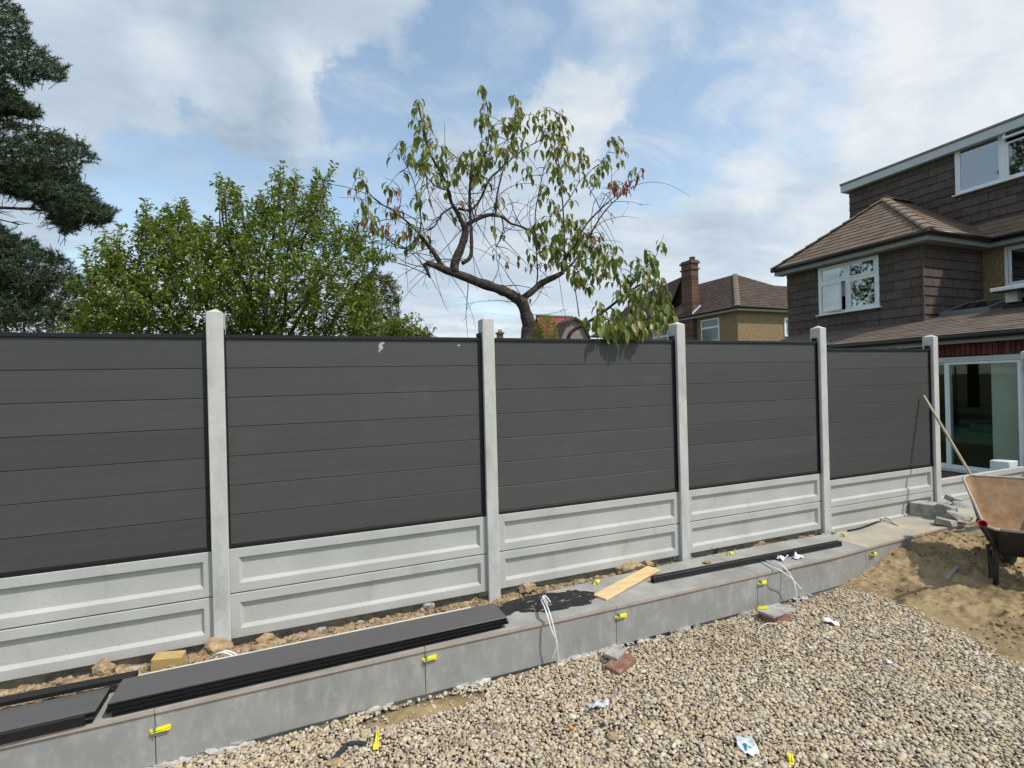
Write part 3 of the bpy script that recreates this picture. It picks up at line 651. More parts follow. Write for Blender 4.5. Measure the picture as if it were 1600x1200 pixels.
PR2 = []
for k in range(8):
    bm = bmesh.new(); bmesh.ops.create_cube(bm, size=2); bmesh.ops.subdivide_edges(bm, edges=bm.edges[:], cuts=1, use_grid_fill=True)
    for v in bm.verts: v.co.normalize(); v.co *= 1+.75*mnoise.noise(v.co*1.9+Vector((k*5.1, k, 3)))
    bm.verts.index_update(); PR2.append((np.array([v.co[:] for v in bm.verts]), np.array([[v.index for v in f.verts] for f in bm.faces]))); bm.free()
PROTO, PROTO_G = PR2, PROTO
pp = []
for k in range(2600):
    x, y = random.uniform(4.4, 8), random.uniform(-3, -.55); z = sand_z(x, y)
    if z > ZG+.03 and mnoise.noise(Vector((x*1.8, y*1.8, 3))) > -.1: pp.append((x, y, z+.003))
pp = np.array(pp); V, F = scatter(pp, np.clip(RNG.lognormal(math.log(.0075), .5, len(pp)), .003, .03)); stuff(build_np('sand_clods', V, F, sand_m, None, True))
# ------------------------------------------------------------------ soil clods and stones by the fence
pp = []
for k in range(2600):
    x = random.uniform(-1.9, 5.3) if k % 2 else random.uniform(-1.9, 1.2); y = random.uniform(back_y(x)+.0, .02) if x > 1.0 else random.uniform(-.34, .02)
    if x > 3.4 and random.random() < .5: continue
    pp.append((x, y, soil_z(x, y)+random.uniform(0, .008)))
pp = np.array(pp); V, F = scatter(pp, np.clip(RNG.lognormal(math.log(.010), .60, len(pp)), .004, .034)); stuff(build_np('soil_clods', V, F, clod_m, None, False))
def stone(u, v, r, seed, m, label, rz=0, z=-.05, **k):
    p = on(u, v, 'z', z); return rock('stone', (p[0], p[1], z), r, seed, m, label, 'stone', rz=rz, **k)
stone(338, 1012, (.085, .06, .058), 3, stone_m, 'large brown lump of clay stone at the foot of the left post', z=-.02, rough=.45)
stone(415, 1000, (.060, .045, .040), 5, stone_m, 'orange brown stone lying second from the left post', z=-.03, rough=.4)
stone(500, 985, (.042, .026, .020), 7, slab_m, 'small flat beige stone behind the middle of the board stack', rz=.6, z=-.035)
stone(563, 973, (.030, .02, .016), 17, slab_m, 'small pale pebble beside the lower gravel board of the second panel', rz=.2, z=-.04)
stone(160, 1046, (.052, .045, .050), 9, clod_m, 'round crumbly clod touching the leftmost gravel board', z=-.02, rough=.5)
stone(205, 1047, (.075, .028, .020), 10, slab_m, 'flat grey slate-like stone left of the timber block', z=-.03, rz=.1)
stone(670, 946, (.045, .035, .035), 12, slab_m, 'angular grey stone wedged under the second gravel board', z=-.035, boxy=.3)
stone(822, 918, (.085, .05, .045), 14, clod_m, 'crumbly reddish clod right of the second post', z=-.03, rough=.5)
stone(985, 888, (.125, .06, .055), 15, clod_m, 'big earthy clod beside the pine plank under the third panel', z=-.02, rough=.55)
stone(1012, 882, (.05, .035, .04), 16, stone_m, 'dark brown clod at the right end of the big earthy clod', z=-.02, rough=.5)
stone(1105, 878, (.045, .028, .012), 18, stone_m, 'thin flat terracotta fragment on the ledge below the third post', z=ZL+.012)
stone(1190, 850, (.04, .03, .03), 19, stone_m, 'small brown clod in the soil behind the black rail', z=-.04, rough=.5)
stone(957, 1152, (.030, .024, .022), 21, stone_m, 'single brown stone on the gravel near the bottom middle', z=ZG+.018)
stone(520, 1195, (.05, .035, .025), 22, stone_m, 'tan stone at the bottom end of the bent rubber strip', z=ZG+.018)
# weed
mb = MB(); p = on(1121, 866, 'z', -.06)
for k in range(26):
    a = random.uniform(0, 6.28); h = random.uniform(.02, .10); r = random.uniform(.01, .07); b = Vector((p[0]+r*math.cos(a), p[1]+r*.5*math.sin(a)+.02, p[2]+h)); s = random.uniform(.012, .024)
    d = Vector((math.cos(a), math.sin(a), .3)).normalized(); w = d.cross(Vector((0, 0, 1))).normalized()
    mb.add([b, b+d*s+w*s*.5, b+d*s*2, b+d*s-w*s*.5], [(0, 1, 2, 3)])
    mb.tube([(p[0], p[1]+.02, p[2]), b], .0015, 4)
tag(build('weed', mb, weed_m, None, origin=tuple(p)), 'small leafy green weed growing under the fourth panel by the third post', 'weed')

# ------------------------------------------------------------------ bricks, slabs and litter on the gravel
p = on(972, 1040, 'z', ZG+.03)
obox('brick', (p[0], p[1]+.02, ZG+.022), (.225, .125, .065), .42, brick_m, 'red brick on the gravel below the pine plank, topped by a grey fragment', 'brick', tilt=(.08, -.06), bev=.004, group='bricks against the riser')
p = on(967, 1020, 'z', ZG+.08)
obox('tile_fragment', (p[0]-.01, p[1]+.03, ZG+.072), (.15, .10, .022), .55, slab_m, 'grey tile fragment lying on the left red brick', 'tile fragment', tilt=(.08, -.06))
p = on(1210, 962, 'z', ZG+.05)
obox('brick', (p[0], p[1], ZG+.035), (.215, .11, .075), -.25, brick_m, 'red brick under a grey slab near the white hanging wires', 'brick', tilt=(-.05, .04), bev=.004, group='bricks against the riser')
obox('slab_piece', (p[0]+.03, p[1]+.01, ZG+.085), (.30, .16, .02), .12, slab_m, 'grey slab piece on the right brick against the riser', 'slab', tilt=(-.05, .03))
q = on(1188, 951, 'z', ZG+.10); wedge((q[0], q[1], ZG+.098), -.45, 'yellow wedge lying on the grey slab over the right brick', clip=False, ln=.085)
q = on(590, 1152, 'z', ZG+.025); wedge((q[0], q[1], ZG+.024), 1.35+math.pi, 'yellow wedge standing alone on the gravel beside the sandy patch', clip=False, ln=.14, h=.030, tip=.12)
q = on(1236, 1192, 'z', ZG+.02); wedge((q[0], q[1], ZG+.022), .8, 'yellow wedge on the gravel at the bottom edge by the torn sachet', clip=False, ln=.06, h=.03)
def sheet(name, cen, sx, sy_, rz, m, label, cat, amp=.02, n=7, seed=0, z0=.02, mi_fn=None, parent=None, curl=0):
    V, F = [], []
    for i in range(n):
        for j in range(n):
            a, b = i/(n-1)-.5, j/(n-1)-.5; e = 1+.25*mnoise.noise(Vector((a*3+seed, b*3, seed)))
            x, y = a*sx*e, b*sy_*e; z = z0+amp*mnoise.noise(Vector((a*3.1, b*3.1, seed*1.7+2)))+curl*a*a
            V.append((cen[0]+x*math.cos(rz)-y*math.sin(rz), cen[1]+x*math.sin(rz)+y*math.cos(rz), cen[2]+max(z, .006)))
    mb = MB()
    for i in range(n-1):
        for j in range(n-1): F.append((i*n+j, (i+1)*n+j, (i+1)*n+j+1, i*n+j+1))
    mb.add(V, F, 0, True); mb.mi = [mi_fn(k//(n-1), k % (n-1)) if mi_fn else 0 for k in range(len(F))]
    o = build(name, mb, m, parent, origin=tuple(cen) if parent is None else None)
    sd = o.modifiers.new('thickness', 'SOLIDIFY'); sd.thickness = .0012
    if label: tag(o, label, cat)
    return o
q = on(1297, 975, 'z', ZG+.01); sheet('paper_scrap', (q[0], q[1], ZG+.012), .12, .07, -.7, paper_m, 'white torn paper scrap on the gravel near the sand', 'litter', .04, seed=2)
q = on(1500, 992, 'z', sand_z(*on(1500, 992, 'z', -.22)[:2])); sheet('plastic_wrapper', (q[0], q[1], q[2]+.005), .13, .08, .9, film_m, 'crumpled clear plastic wrapper lying on the sand', 'litter', .07, 9, seed=4)
q = on(1168, 1172, 'z', ZG+.01); sheet('torn_sachet', (q[0], q[1], ZG+.016), .14, .09, 1.15, [paper_m, blue_m, film_m], 'torn white and blue plastic sachet at the bottom of the gravel', 'litter', .03, 11, seed=6, mi_fn=lambda i, j: 2 if i > 6 else (1 if (2 <= i <= 5 and 3 <= j <= 7 and (i+j) % 4) else 0))
q = on(893, 1142, 'z', ZG+.01); sheet('orange_scrap', (q[0], q[1], ZG+.014), .030, .018, -.9, orange_m, 'small bright orange scrap on the gravel', 'litter', .01, 4, seed=3)
q = on(936, 1106, 'z', ZG+.01); sheet('plastic_film', (q[0], q[1], ZG+.014), .13, .06, .1, film_m, 'grey crinkled plastic film on the gravel at centre bottom', 'litter', .06, 9, seed=8)
q = on(942, 1138, 'z', ZG+.01); sheet('black_scrap', (q[0], q[1], ZG+.014), .035, .03, .3, rubber_m, 'small black plastic scrap above the brown stone', 'litter', .02, 4, seed=5)
q = on(1390, 1040, 'z', ZG+.01); sheet('pale_flake', (q[0], q[1], ZG+.016), .045, .03, .3, paper_m, 'pale flat flake on the gravel right of the paper scrap', 'litter', .01, 4, seed=15)
for (u, v, s, sd, lab) in [(1222, 874, .07, 11, 'crumpled white tissue on the ledge beside the wires'), (1246, 873, .06, 12, 'flat white tissue scrap on the ledge, right of the crumpled one')]:
    q = on(u, v, 'z', ZL); sheet('tissue', (q[0], q[1], ZL+.002), s*1.6, s, .2, paper_m, lab, 'litter', .04, 7, seed=sd)
# bent rubber strip
a = [on(u, v, 'z', ZG+.03) for u, v in [(512, 1198), (528, 1178), (542, 1163), (556, 1160), (572, 1162)]]
mb = MB()
for i, (p0, p1) in enumerate(zip(a, a[1:])):
    d = Vector(p1-p0).normalized(); w = Vector((-d.y, d.x, 0))*.014
    for dz, th in ((0, .006),):
        P0, P1 = Vector(p0), Vector(p1); V = [P0-w, P1-w, P1+w, P0+w]; V = [x+Vector((0, 0, -.008)) for x in V]+[x+Vector((0, 0, .004)) for x in V]; mb.hexa(V)
tag(build('rubber_strip', mb, rubber_m, None, origin=tuple(a[2])), 'bent dark grey rubber strip on the gravel at the bottom left', 'strip')
def stick(pts, r, m, name, label, cat, n=5):
    mb = MB().tube(smooth_pts(pts, 3), r, n); return tag(build(name, mb, m, None, origin=tuple(pts[0])), label, cat)
s1 = on(1478, 908, 'z', -.20); s2 = on(1496, 888, 'z', -.17)
mbx = MB(); dv = Vector(s2-s1); M = Matrix.Translation((Vector(s1)+Vector(s2))/2+Vector((0, 0, .02))) @ dv.to_track_quat('X', 'Z').to_matrix().to_4x4()
mbx.box(-dv.length/2, dv.length/2, -.013, .013, -.006, .006, .002, M=M)
tag(build('wood_stick', mbx, mat('grey weathered wood', (.33, .30, .27), .8, .15, 20, .2), None, origin=tuple(s1)), 'short grey stick lying on the sand heap', 'stick')
stick([on(u, v, 'z', ZG+.02) for u, v in [(1340, 1012), (1348, 1005), (1354, 996)]], .006, MATS['grey weathered wood'], 'twig', 'thin grey twig on the gravel at the foot of the sand', 'twig')
stick([on(857, 1106, 'z', ZG+.02), on(872, 1126, 'z', ZG+.022), on(880, 1140, 'z', ZG+.018)], .003, wood_m, 'straw', 'thin dry straw on the gravel left of the orange scrap', 'straw')

# ------------------------------------------------------------------ white wires
def wire(name, lines, r, label, m=white_m):
    mb = MB()
    for pts in lines: mb.tube(smooth_pts(pts, 6), r, 6)
    return tag(build(name, mb, m, None, origin=tuple(lines[0][0])), label, 'cable')
def onz(u, v, z): return on(u, v, 'z', z)
def ony(u, v, y): return on(u, v, 'y', y)
wire('white_cable', [[onz(856, 943, ZL+.01), onz(850, 934, ZL+.03), onz(846, 938, ZL+.05), ony(852, 952, -.60), ony(862, 985, -.675), ony(870, 1005, -.69), ony(862, 1030, -.66)],
                     [onz(860, 941, ZL+.01), onz(853, 932, ZL+.035), onz(848, 934, ZL+.055), ony(856, 950, -.605), ony(865, 980, -.68), ony(870, 1008, -.69), ony(872, 1033, -.66)]], .0055, 'pair of white cables hanging over the ledge edge at the black stain')
wire('white_cable', [[onz(1190, 878, ZL+.008), onz(1205, 886, ZL+.012), onz(1220, 892, ZL+.02), ony(1238, 905, -.66), ony(1252, 921, -.68)],
                     [onz(1196, 876, ZL+.008), onz(1218, 881, ZL+.03), ony(1236, 900, -.64), ony(1244, 925, -.68), ony(1246, 958, -.66)]], .0055, 'pair of white cables splaying over the ledge edge beside the tissues')
wire('white_cable', [[onz(330, 1028, .01), onz(340, 1021, .045), onz(352, 1020, .05), onz(366, 1026, .02)], [onz(336, 1030, .01), onz(352, 1017, .05), onz(370, 1023, .015)]], .006, 'loop of white cable behind the long board stack')
wire('grey_cable', [[onz(1372, 810, ZL+.006), onz(1380, 812, ZL+.02), onz(1392, 816, ZL+.012), onz(1403, 821, ZL+.006)], [onz(1368, 812, ZL+.006), onz(1384, 809, ZL+.02), onz(1398, 817, ZL+.008)]], .009, 'short stub of grey cables on the dusty ledge tile', grey_frame)
wire('bent_wire', [[onz(1184, 990, ZG+.03), onz(1188, 980, ZG+.06), onz(1200, 974, ZG+.07), onz(1214, 975, ZG+.04)]], .005, 'curved bit of beige tube on the gravel below the slab', mat('beige tube', (.55, .50, .40), .6, .1, 20, 0))
stick([onz(1325, 829, ZL+.012), onz(1345, 825, ZL+.012), onz(1372, 815, ZL+.012)], .010, gut_m, 'black_pipe', 'black pipe stub with grey end along the last gravel board', 'pipe', 8)

# ------------------------------------------------------------------ debris at the right end of the ledge
obox('concrete_kerb', (6.90, -.155, ZL+.078), (.44, .20, .156), -1.12, slab_m, 'square concrete block at the right end of the ledge against the last post', 'concrete block', bev=.006)
for k, (u, v, z, r, rz, ti, lab) in enumerate([
    (1478, 815, .01, (.16, .085, .035), -.3, (.1, .1), 'dark grey broken slab lying lowest in the rubble pile'),
    (1462, 800, .03, (.085, .05, .040), .3, (.2, -.2), 'small pointed stone beside the square concrete block'),
    (1497, 806, .06, (.17, .09, .03), -.35, (.15, .25), 'long flat slab fragment sloping under the barrow edge'),
    (1480, 793, .11, (.15, .09, .028), -.35, (.1, .22), 'pale slab fragment in the middle of the rubble pile'),
    (1500, 788, .13, (.14, .07, .030), -.2, (.05, .1), 'thick slab fragment at the back of the rubble pile'),
    (1490, 780, .17, (.13, .05, .030), -.5, (.2, .35), 'upright tilted fragment topmost in the rubble pile')]):
    p = on(u, v, 'z', z); shard('slab_fragment', tuple(p), r, 30+k, slab_m, lab, 'rubble', rz, ti, 'broken slabs at the end of the ledge')
# shovel handle leaning on the fence
T = Vector(on(1443, 618, 'y', -.022)); B = Vector(on(1517, 742, 'y', -.50)); dv = (B-T).normalized(); E_ = T+dv*((T.z-ZL)/(-dv.z))
t = thing('broom', 'long pale wooden handle leaning against the right end of the fence', 'tool handle', (E_.x, E_.y, ZL))
build('handle', MB().tube([T-dv*.0, T+dv*.3, T+dv*.9, E_], [.013, .0145, .0145, .0145], 10), handle_m, t)
mb = MB(); M = Matrix.Translation(E_+Vector((0, 0, .03))) @ Matrix.Rotation(.5, 4, 'Z'); mb.box(-.15, .15, -.03, .03, -.028, .02, .008, M=M); build('broom_head', mb, handle_m, t)

# ------------------------------------------------------------------ wheelbarrow
def wheelbarrow():
    ax = Vector((.86, .51, 0)).normalized(); wd = Vector((ax.y, -ax.x, 0)); zup = Vector((0, 0, 1))
    A = Vector(on(1541, 826, 'y', -1.33)); D = Vector(on(1503, 742, 'y', -.83)); print('barrow', A, D)
    o0 = Vector((A.x, A.y, -.19)); wb = thing('wheelbarrow', 'rusty black wheelbarrow with red grips standing in the sand', 'wheelbarrow', tuple(o0))
    ln = (Vector((D.x, D.y, 0))-Vector((A.x, A.y, 0))); ax = ln.normalized(); wd = Vector((ax.y, -ax.x, 0)); ln = ln.length
    W = .64
    def pt(s, w, z): return A+ax*s+wd*w+zup*z
    rise = D.z-A.z
    def loop(s0, s1, w0, w1, z0, z1, r, n=5):      # rounded rectangle, z from z0 (s0) to z1 (s1)
        out = []
        for cs, cw, a0 in [(s0+r, w0+r, math.pi), (s1-r, w0+r, math.pi/2), (s1-r, w1-r, 0), (s0+r, w1-r, -math.pi/2)]:
            for k in range(n):
                a = a0-(math.pi/2)*k/(n-1); s = cs+r*math.cos(a); w = cw+r*math.sin(-a) if False else cw-r*math.sin(a)
                out.append((s, w, z0+(z1-z0)*(s-s0)/(s1-s0)))
        return out
    rings = [loop(0, ln, 0, W, 0, rise, .09), loop(.012, ln-.03, .015, W-.015, -.05, rise-.06, .09), loop(.05, ln-.16, .06, W-.06, -.20, rise-.34, .08), loop(.09, ln-.30, .11, W-.11, -.235, -.20, .06)]
    n = len(rings[0])
    def shell(off, flip):
        mb = MB(); V = []
        cen = (ln/2, W/2)
        for i, r in enumerate(rings):
            for s, w, z in r: V.append(pt(s+(s-cen[0])*off, w+(w-cen[1])*off, z-(off*.4 if off else 0)))
        F = []
        for i in range(len(rings)-1):
            for k in range(n):
                q = (i*n+k, i*n+(k+1) % n, (i+1)*n+(k+1) % n, (i+1)*n+k); F.append(q[::-1] if flip else q)
        b = tuple(range((len(rings)-1)*n, len(rings)*n)); F.append(b[::-1] if flip else b); mb.add(V, F, 0, True); return mb
    build('tray', shell(0, False), rust_m, wb); build('tray_underside', shell(.016, True), barrow_m, wb)
    rim = [pt(s+(s-ln/2)*.012, w+(w-W/2)*.012, z) for s, w, z in rings[0]]
    build('tray_rim', MB().tube(rim+[rim[0]], .012, 8), rim_m, wb)
    wheel_c = pt(ln+.02, W/2, -.0); wheel_c.z = -.02
    for side, w in (('a', .10), ('b', W-.10)):
        sw = -1 if w < W/2 else 1
        gp = pt(-.30, w+sw*.015, -.045); g2 = pt(-.16, w+sw*.015, -.05)
        if side == 'a':
            gp = A+ax*(-.16)+wd*.005; g0 = Vector(on(1536, 818, 'y', -1.46)); gp = g0
            g2 = gp+ax*.13+Vector((0, 0, -.02))
        path = [gp, g2, pt(.10, w+sw*.02, -.20), pt(.45, w, -.27), wheel_c+wd*(sw*.06)]
        frame = build('frame_tube', MB().tube(smooth_pts(path, 5), .017, 8), barrow_m, wb)
        d = (g2-gp).normalized()
        mb = MB().tube([gp-d*.014, gp-d*.006, gp+d*.055, gp+d*.065], [.026, .031, .031, .022], 12, cap=False)
        mb.tube([gp-d*.014, gp+d*.02], [.018, .018], 12, cap=False)
        build('grip', mb, redplast, frame)
        f0 = pt(.09, w+sw*.02, -.20); foot = pt(.10, w+sw*.03, 0); foot.z = sand_z(foot.x, foot.y)-.01
        if side == 'a': fo = Vector(on(1546, 902, 'z', -.155)); foot = Vector((foot.x, foot.y, foot.z))
        leg = [f0+Vector((0, 0, .02)), f0*.5+foot*.5-ax*.02, foot, foot+ax*.09, f0*.6+foot*.4+ax*.16, f0+ax*.24-Vector((0, 0, .04))]
        build('leg', MB().tube(smooth_pts(leg, 4), .019, 8), barrow_m, wb)
    # wheel
    axis = wd; u1 = ax; u2 = zup; rad, tr = .165, .045
    def ring(r, th, nn=28, mm=10):
        V, F = [], []
        for i in range(nn):
            a = 2*math.pi*i/nn; d = u1*math.cos(a)+u2*math.sin(a)
            for j in range(mm): b = 2*math.pi*j/mm; V.append(wheel_c+d*(r+th*math.cos(b))+axis*(th*math.sin(b)))
        for i in range(nn):
            for j in range(mm): F.append((i*mm+j, ((i+1) % nn)*mm+j, ((i+1) % nn)*mm+(j+1) % mm, i*mm+(j+1) % mm))
        return V, F
    V, F = ring(rad, tr); wh = build('wheel', MB().add(V, F, 0, True), rubber_m, wb)
    mb = MB(); nn = 20
    V = [wheel_c+axis*sg*.03+(u1*math.cos(2*math.pi*i/nn)+u2*math.sin(2*math.pi*i/nn))*.13 for sg in (-1, 1) for i in range(nn)]
    mb.add(V, [tuple(range(nn)), tuple(range(2*nn-1, nn-1, -1))]); mb.tube([wheel_c-axis*.09, wheel_c+axis*.09], .014, 8)
    build('wheel_hub', mb, barrow_m, wh)
wheelbarrow()

# ------------------------------------------------------------------ house
XE, XB, XM, XD = 10.6, 12.0, 14.2, 14.5
BY0, BY1 = 2.69, 5.93
YR = -4.5                                  # how far the house is built to the right, out of frame
house = thing('house', 'brown tile-hung house with loft dormer, bay and rear extension at the right', 'house', (XE, 2, ZG))
# walls
mb = MB()
dz0, dz1, dy0, dy1 = -.07, 1.965, .47, 2.55     # sliding door opening
mb.box(XE, XE+.25, dy1, 5.6, ZG, 2.28); mb.box(XE, XE+.25, YR, dy0, ZG, 2.28); mb.box(XE, XE+.25, dy0, dy1, 2.21, 2.28); mb.box(XE, XE+.25, dy0, dy1, ZG, dz0)
mb.box(XE+.25, XM, 5.35, 5.6, ZG, 2.4)
build('extension_wall', mb, brick_m, house)
mb = MB()
def holed(x0, x1, y0, y1, z0, z1, hy0, hy1, hz0, hz1):
    mb.box(x0, x1, y0, hy0, z0, z1); mb.box(x0, x1, hy1, y1, z0, z1); mb.box(x0, x1, hy0, hy1, z0, hz0); mb.box(x0, x1, hy0, hy1, hz1, z1)
# bay window opening (in the plane x = XB)
bl, br = on(1279, 420, 'x', XB), on(1375, 478, 'x', XB); wy1, wy0, wz0, wz1 = bl[1], br[1], (on(1280, 492, 'x', XB)[2]+on(1375, 480, 'x', XB)[2])/2, (on(1279, 420, 'x', XB)[2]+on(1373, 398, 'x', XB)[2])/2
print('baywin', wy0, wy1, wz0, wz1)
holed(XB+.02, XB+.2, BY0+.02, BY1, 2.3, 4.75, wy0, wy1, wz0, wz1)
mb.box(XB+.2, XM+.3, BY0+.02, BY0+.22, 2.3, 4.75); mb.box(XB+.2, XM+.3, BY1-.2, BY1, 2.3, 4.75)
build('bay_wall', mb, hang_shade, house)
mb = MB(); mw = [on(1569, 388, 'x', XM), on(1569, 440, 'x', XM)]; my1 = mw[0][1]; my0 = my1-1.1; mz1 = mw[0][2]+.02; mz0 = mw[1][2]-.12
print('mainwin', my0, my1, mz0, mz1)
holed(XM, XM+.25, YR, BY0+.02, 2.3, 4.8, my0, my1, mz0, mz1)
build('main_wall', mb, dash_m, house)
# dormer
DZ0, DZ1 = 4.7, 7.02; DY1 = 5.88
dwl = on(1492, 228, 'x', XD); dwb = on(1493, 306, 'x', XD); dy_1 = dwl[1]; dz_1, dz_0 = dwl[2], dwb[2]; dy_0 = dy_1-2.75
print('dormerwin', dy_1, dz_0, dz_1)
mb = MB(); holed(XD+.02, XD+.2, YR, DY1-.02, DZ0, DZ1, dy_0, dy_1, dz_0, dz_1)
mb.box(XD+.2, XD+4, DY1-.2, DY1-.02, DZ0, DZ1); mb.box(XD+.2, XD+4.2, YR, DY1, DZ1-.1, DZ1)
build('dormer_wall', mb, hang_shade, house)
mb = MB(); f0 = on(1317, 288, 'x', XD-.18)[2]; f1 = on(1317, 273, 'x', XD-.18)[2]; print('fascia z', f0, f1)
mb.box(XD-.18, XD-.155, YR, DY1+.12, 6.96, 7.15, .003); mb.box(XD-.155, XD+4.2, DY1+.095, DY1+.12, 6.96, 7.15, .003); mb.box(XD-.155, XD+4.2, YR, DY1+.095, 6.97, 7.0)
build('dormer_fascia', mb, mat('pale dormer fascia', (.52, .55, .56), .5, .06, 4, .05), house)
mb = MB(); mb.box(XD-.20, XD+4.2, YR, DY1+.14, 7.151, 7.215, .01); build('flat_roof_edge', mb, mat('grey roof felt', (.20, .19, .19), .8, .15, 10, .3), house)

# hanging tiles, each its own piece
mbt = MB(); TW, TH = .335, .2
proto_t = None
def hang_tiles(fn, width, height, skip, face, hole=None):
    """fn(s,z) -> world point on the wall plane; face: 'x' wall faces -x (s runs to -y), 'y' wall faces -y (s runs +x); hole: (s0,s1,z0,z1)"""
    global proto_t
    rows = int(math.ceil(height/TH)); cnt = 0
    for r_ in range(rows):
        off = -TW/2 if r_ % 2 else 0
        c = 0
        while off+c*TW < width-.01:
            a, b = max(0, off+c*TW), min(width, off+(c+1)*TW); c += 1
            z0 = r_*TH; z1 = min(z0+TH, height); segs = [(a, b, z0, z1)]
            if hole and b > hole[0] and a < hole[1] and z1 > hole[2] and z0 < hole[3]:
                segs = [(a, hole[0], z0, z1), (hole[1], b, z0, z1)]
                m0, m1 = max(a, hole[0]), min(b, hole[1])
                if z0 < hole[2]-.03: segs.append((m0, m1, z0, hole[2]))
                if z1 > hole[3]+.03: segs.append((m0, m1, hole[3], z1))
            for a, b, z0_, z1_ in segs:
                if b-a < .03 or skip(a, b, z0_, z1_): continue
                if proto_t is None:
                    m2 = MB().add([(.004, -.034, .004), (TW-.004, -.034, .004), (TW-.004, -.010, TH+.003), (.004, -.010, TH+.003), (.004, -.008, .004), (TW-.004, -.008, .004)],
                                  [(0, 1, 2, 3), (4, 5, 1, 0), (4, 0, 3), (1, 5, 2)])
                    proto_t = build('hanging_tile', m2, hang_m, house, origin=(0, 0, 0)); o = proto_t
                else: o = piece('hanging_tile', proto_t, house, (0, 0, 0))
                o.location = Vector(fn(a, z0_))-house.location+Vector((random.uniform(-.003, .003) if face == 'x' else 0, random.uniform(-.003, .003) if face == 'y' else 0, 0))
                o.rotation_euler = (0, random.uniform(-.006, .006), -math.pi/2 if face == 'x' else 0)
                o.scale = ((b-a)/TW, 1, (z1_-z0_)/TH); cnt += 1
    return cnt
ZB0 = 2.74; c1 = hang_tiles(lambda s, z: (XB+.02, BY1-s, ZB0+z), BY1-BY0, 4.62-ZB0, lambda a, b, z0, z1: False, 'x', (BY1-wy1-.0, BY1-wy0+.0, wz0-.03-ZB0, wz1-ZB0))
c2 = hang_tiles(lambda s, z: (XB+.02+s, BY0+.02, ZB0+z), XM-XB-.02, 4.62-ZB0, lambda a, b, z0, z1: XB+b > XM+.05 or z1+ZB0 < 2.36+.26*(XB+a-XE+.25)-.02, 'y')
def dskip(a, b, z0, z1):
    y1, y0 = DY1-a, DY1-b; Z0, Z1 = 5.0+z0, 5.0+z1
    if y0 < .95: return True
    yc = (y0+y1)/2; roofz = 6.10-.771*abs(yc-4.31)
    return Z1 < roofz-.05
c3 = hang_tiles(lambda s, z: (XD+.02, DY1-s, 5.0+z), DY1-.6, 2.0, dskip, 'x', (DY1-dy_1, DY1-dy_0, dz_0-.03-5.0, 2.1))
print('hanging tiles', c1, c2, c3)
# edges of the tile hanging: dark corner strips
mb = MB(); mb.box(XB-.012, XB+.03, BY0-.012, BY0+.016, ZB0, 4.62, .004); build('corner_strip', mb, hang_m, house)

# roofs laid in courses
def courses(p0, p1, q0, q1, n, tw=.3, lift=.014, th=.012, seed=1):
    """p0->p1 eave line, q0->q1 top line; returns MB of separate tiles"""
    p0, p1, q0, q1 = map(lambda a: np.array(a, float), (p0, p1, q0, q1)); nrm = np.cross(p1-p0, (q0+q1)/2-(p0+p1)/2); nrm /= np.linalg.norm(nrm)
    if nrm[2] < 0: nrm = -nrm
    mb = MB(); rs = random.Random(seed); d = (p1-p0)/np.linalg.norm(p1-p0)
    for i in range(n):
        a, b = i/n, (i+1)/n
        L0, R0 = p0+(q0-p0)*a, p1+(q1-p1)*a; L1, R1 = p0+(q0-p0)*b, p1+(q1-p1)*b
        s0, e0, s1, e1 = (L0-p0)@d, (R0-p0)@d, (L1-p0)@d, (R1-p0)@d
        lo, hi = min(s0, s1), max(e0, e1); s = lo-(tw/2 if i % 2 else 0)
        while s < hi:
            ls0, le0 = max(s, s0), min(s+tw-.004, e0); ls1, le1 = max(s, s1), min(s+tw-.004, e1)
            s += tw
            if le0-ls0 < .005 and le1-ls1 < .005: continue
            if le0 < ls0: ls0 = le0 = min(max((ls0+le0)/2, s0), e0)
            if le1 < ls1: ls1 = le1 = min(max((ls1+le1)/2, s1), e1)
            j = rs.uniform(0, .004)
            A, B = L0+d*(ls0-s0)+nrm*(lift+j), L0+d*(le0-s0)+nrm*(lift+j); C, D_ = L1+d*(le1-s1)+nrm*.004, L1+d*(ls1-s1)+nrm*.004
            mb.add([A, B, C, D_, A-nrm*th, B-nrm*th], [(0, 1, 2, 3), (4, 5, 1, 0)])
    return mb
EZ = 4.62; ex0, ey0, ey1 = 11.7, 2.39, 6.10
APX = (13.5, 4.31, 6.10)
eav = [(ex0, ey1, EZ), (ex0, ey0, EZ)]
RD = (XD+.02, 4.31, 6.10)
mb = MB()
mb.add([eav[0], eav[1], APX], [(0, 1, 2)])
VA = (XD+.02, 3.04, 5.12)
mb.add([eav[1], (XM-.3, ey0, EZ), VA, RD, APX], [(0, 1, 2, 3, 4)])
mb.add([(XD, ey1, EZ), eav[0], APX, RD], [(0, 1, 2, 3)])
mb.add([(XM-.3, ey0, EZ), (XM-.3, YR, EZ), (XD+.02, YR, 5.12), VA], [(0, 1, 2, 3)])
build('roof_deck', mb, roof_m, house)
stuff(build('roof_tile', courses(eav[1], eav[0], APX, APX, 13, .33, seed=2), roof_m, house))
fh = .50/(APX[2]-EZ); HP = tuple(np.array(eav[1])+(np.array(APX)-np.array(eav[1]))*fh)
m1 = courses(eav[1], (XM-.3, ey0, EZ), HP, VA, 4, .33, seed=3); stuff(build('roof_tile', m1, roof_m, house))
stuff(build('roof_tile', courses(HP, VA, APX, RD, 9, .33, seed=6), roof_m, house))
stuff(build('roof_tile', courses((XM-.3, ey0, EZ), (XM-.3, YR, EZ), VA, (XD+.02, YR, 5.12), 4, .33, seed=4), roof_m, house))
stuff(build('roof_tile', courses(eav[0], (XD, ey1, EZ), APX, RD, 13, .33, seed=5), roof_m, house))
